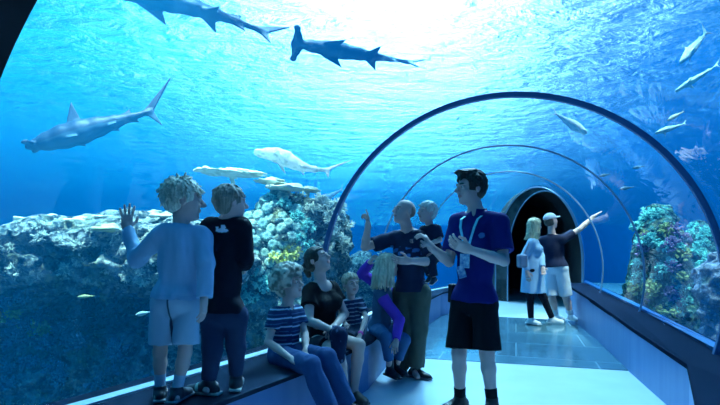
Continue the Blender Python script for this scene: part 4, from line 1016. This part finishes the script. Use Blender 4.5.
shirt(p, 'polo_shirt', (.008, .014, .15), .020, .74, hem=-.01, amp=.009, seed=27, collar=True, flare=.028, paint=[(emblem, (.10, .25, .55))])
pants(p, 'shorts', (.006, .007, .012), .026, .90, amp=.010, seed=28, flare=.034)
shoes(p, (.015, .015, .02), (.3, .3, .3), [(-.5, -.85), (-.8, -.5)], sock=((.01, .01, .015), .09))
guide = p
def surf_pt(a, c, off=.035):
    """point just in front of the chest at right-offset a, drop c"""
    t = c/p.L; 
    b = .125*math.sqrt(max(0, 1-(a/.19)**2))*(1 if c > .09 else .55+.5*c/.09)
    return p.nk-uu*c+rr*a+ff*(b+off-.0)
mb = MB()
for sgn in (1, -1):
    pts = [p.nk+uu*.01+rr*sgn*.062-ff*.01, surf_pt(sgn*.065, .05, .03), surf_pt(sgn*.055, .11), surf_pt(sgn*.03, .20), surf_pt(sgn*.008, .29)]
    fr = [(Vector(rr), Vector(ff))]*len(pts)
    mb.sweep([Vector(q) for q in pts], [(-.009, -.002), (.009, -.002), (.009, .002), (-.009, .002)], frames=fr)
M['lanyard'] = surf_mat('lanyard_ribbon', (.25, .75, .85), .6, .2)
mb.make('lanyard', M['lanyard'], p.root, origin=p.base)
q0 = surf_pt(.0, .35, .05)
mb = MB(); Rb = Matrix((rr, ff, uu)).transposed()
mb.box(Vector(q0), (.038, .004, .05), Rb); M['badge'] = surf_mat('badge', (.10, .22, .50), .4, .4, (.45, .7, .8), 34)
mb.make('badge', M['badge'], p.root, origin=p.base, bevel=.003)
q1 = surf_pt(.03, .43, .04); mb = MB(); mb.box(Vector(q1), (.03, .004, .045), Rb @ Matrix.Rotation(.35, 3, 'Y')); mb.make('badge', M['badge'], p.root, origin=p.base, bevel=.003)
q2 = p.pv+rr*.165+uu*.03+ff*.03; mb = MB(); mb.box(Vector(q2), (.02, .035, .07), Rb); M['pouch'] = surf_mat('pouch', (.012, .012, .02), .6, .3)
mb.make('belt_pouch', M['pouch'], p.root, origin=p.base, bevel=.008)
# --- far couple
p = person('blond woman in light blue dress and black leggings, standing at far end', W(541, 325, 7.5), (535, 226, 7.5), (.90, .25, .02), (533, 239, 7.5), (533, 268, 7.5), (.80, -.45, 0),
    [((541, 256, 7.45), (543, 268, 7.30)), ((524, 256, 7.40), (527, 272, 7.34))], [((543, 297, 7.45), (552, 318, 7.5)), ((530, 297, 7.5), (531, 319, 7.5))],
    sc=.92, g=.95, hs=.95, vox=.009, sw=.165, female=True, foot=[(.9, -.3), (.5, -.8)], brow=(.4, .3, .2), hands=[{}, {}])
h = hair(p, 'long', (.85, .78, .52), (.45, .38, .24), 11, .016, 160, vox=.008)
ex = []; rs = np.random.default_rng(8)
for i in range(90):
    a = rs.uniform(-2.2, 2.2)
    q = p.hp(math.sin(a)*.078, -.02-math.cos(a)*.098, .03); e1 = q+v3(rs.normal()*.01, rs.normal()*.01, -.14); e2 = e1+v3(rs.normal()*.02-.03, rs.normal()*.01, -.10)
    ex += [U(rc(q, e1, .018, .016), .006), U(rc(e1, e2, .016, .006), .006)]
hair_obj(p, h, extra=ex)
hb = [U(ell(p.hp(0, -.01, .045), np.array([.097, .120, .040])*.95, p.Rh), 0), Sb(ell(p.hp(0, -.01, .085), np.array([.2, .2, .055])*.95, p.Rh)), Sb(ell(p.hp(0, -.01, -.0), np.array([.2, .2, .025])*.95, p.Rh))]
rs_ = p.R; 
ops = torso(p, .018)+[U(cap(p.pv+p.u*.08, p.pv-p.u*.38, .150, .190), .06)]
for i in (0, 1):
    e, w_ = p.arm[i]; ops += [U(rc(p.sh[i], e, .066, .052), .02), U(cap(e, e+(w_-e)*.9, .052, .040), .01)]
ops += [It(half(p.nk+p.u*.01, p.u))]
sdf_obj('dress', ops, .009, M['cloth'], p.root, p.base, folds(.009, 12, 31, (1, 1, .2)), [], (.36, .58, .80))
pants(p, 'leggings', (.008, .01, .02), .007, 1.96, amp=.002)
shoes(p, (.70, .74, .78), (.6, .65, .7), [(.9, -.3), (.5, -.8)], sc=.95)
o = sdf_obj('handbag', [U(bx(W(522, 261, 7.3), (.06, .09, .10), None, .03), 0), U(rc(W(523, 256, 7.3), W(530, 241, 7.36), .012, .012), .01)], .008, M['cloth'], None, W(522, 262, 7.3), None, [], (.25, .28, .38)); tag(o, 'small grey-violet handbag hanging from the shoulder of the blond woman', 'bag')
p = person('man in dark navy polo and white shorts, arm stretched towards the glass', W(563, 323, 7.7), (551, 221, 7.70), (.86, .30, .18), (552, 236, 7.72), (556, 267, 7.72), (.55, .60, 0),
    [((545, 252, 7.85), (552, 262, 8.0)), ((580, 229, 7.60), (593, 217, 7.62))], [((552, 297, 7.75), (556, 314, 7.85)), ((566, 297, 7.68), (571, 315, 7.72))],
    sc=1.0, g=1.05, hs=1.0, vox=.009, sw=.20, foot=[(.3, -.9), (.1, -.9)], hands=[{}, {'d': (1, 0, .7), 'n': (0, 0, -1), 't': (0, 1, 0), 'curl': .1}])
cap_ops = [U(ell(p.hp(0, -.017, .040), np.array([.092, .112, .095]), p.Rh), 0), Sb(bx(p.hp(0, 0, -.06), (.2, .2, .10), p.Rh)), U(ell(p.hp(0, .11, .045), (.07, .075, .010), p.Rh), .01)]
sdf_obj('cap', cap_ops, .008, M['cloth'], p.root, p.base, None, [], (.42, .50, .62))
sdf_obj('hair', [U(ell(p.hp(0, -.03, .0), (.083, .090, .085), p.Rh), 0), Sb(bx(p.hp(0, .09, 0), (.2, .09, .2), p.Rh)), Sb(bx(p.hp(0, 0, .12), (.2, .2, .08), p.Rh)), Sb(bx(p.hp(0, 0, -.16), (.2, .2, .09), p.Rh))], .008, M['hairm'], p.root, p.base, None, [], (.10, .08, .07))
shirt(p, 'polo_shirt', (.012, .018, .05), .02, .6, hem=.0, amp=.008, seed=33, collar=True)
pants(p, 'shorts', (.66, .72, .80), .024, .95, amp=.010, seed=34, flare=.03)
shoes(p, (.68, .72, .78), (.6, .62, .65), [(.3, -.9), (.1, -.9)], sock=((.7, .75, .8), .10))

# small things
c = W(499, 287, 13.6); c.z = 0
V = []; mb = MB()
n = 28
o = MB().sweep([c+Vector((0, 0, 0)), c+Vector((0, 0, .05)), c+Vector((0, 0, .062))], [(math.cos(2*PI*k/n)*.16, math.sin(2*PI*k/n)*.16) for k in range(n)], frames=[(Vector((1, 0, 0)), Vector((0, 1, 0))), (Vector((1, 0, 0)), Vector((0, 1, 0))), (Vector((.85, 0, 0)), Vector((0, .85, 0)))]).make('floor_disc', M['white_strip'])
tag(o, 'small white round disc on the floor far behind the young guide', 'disc')
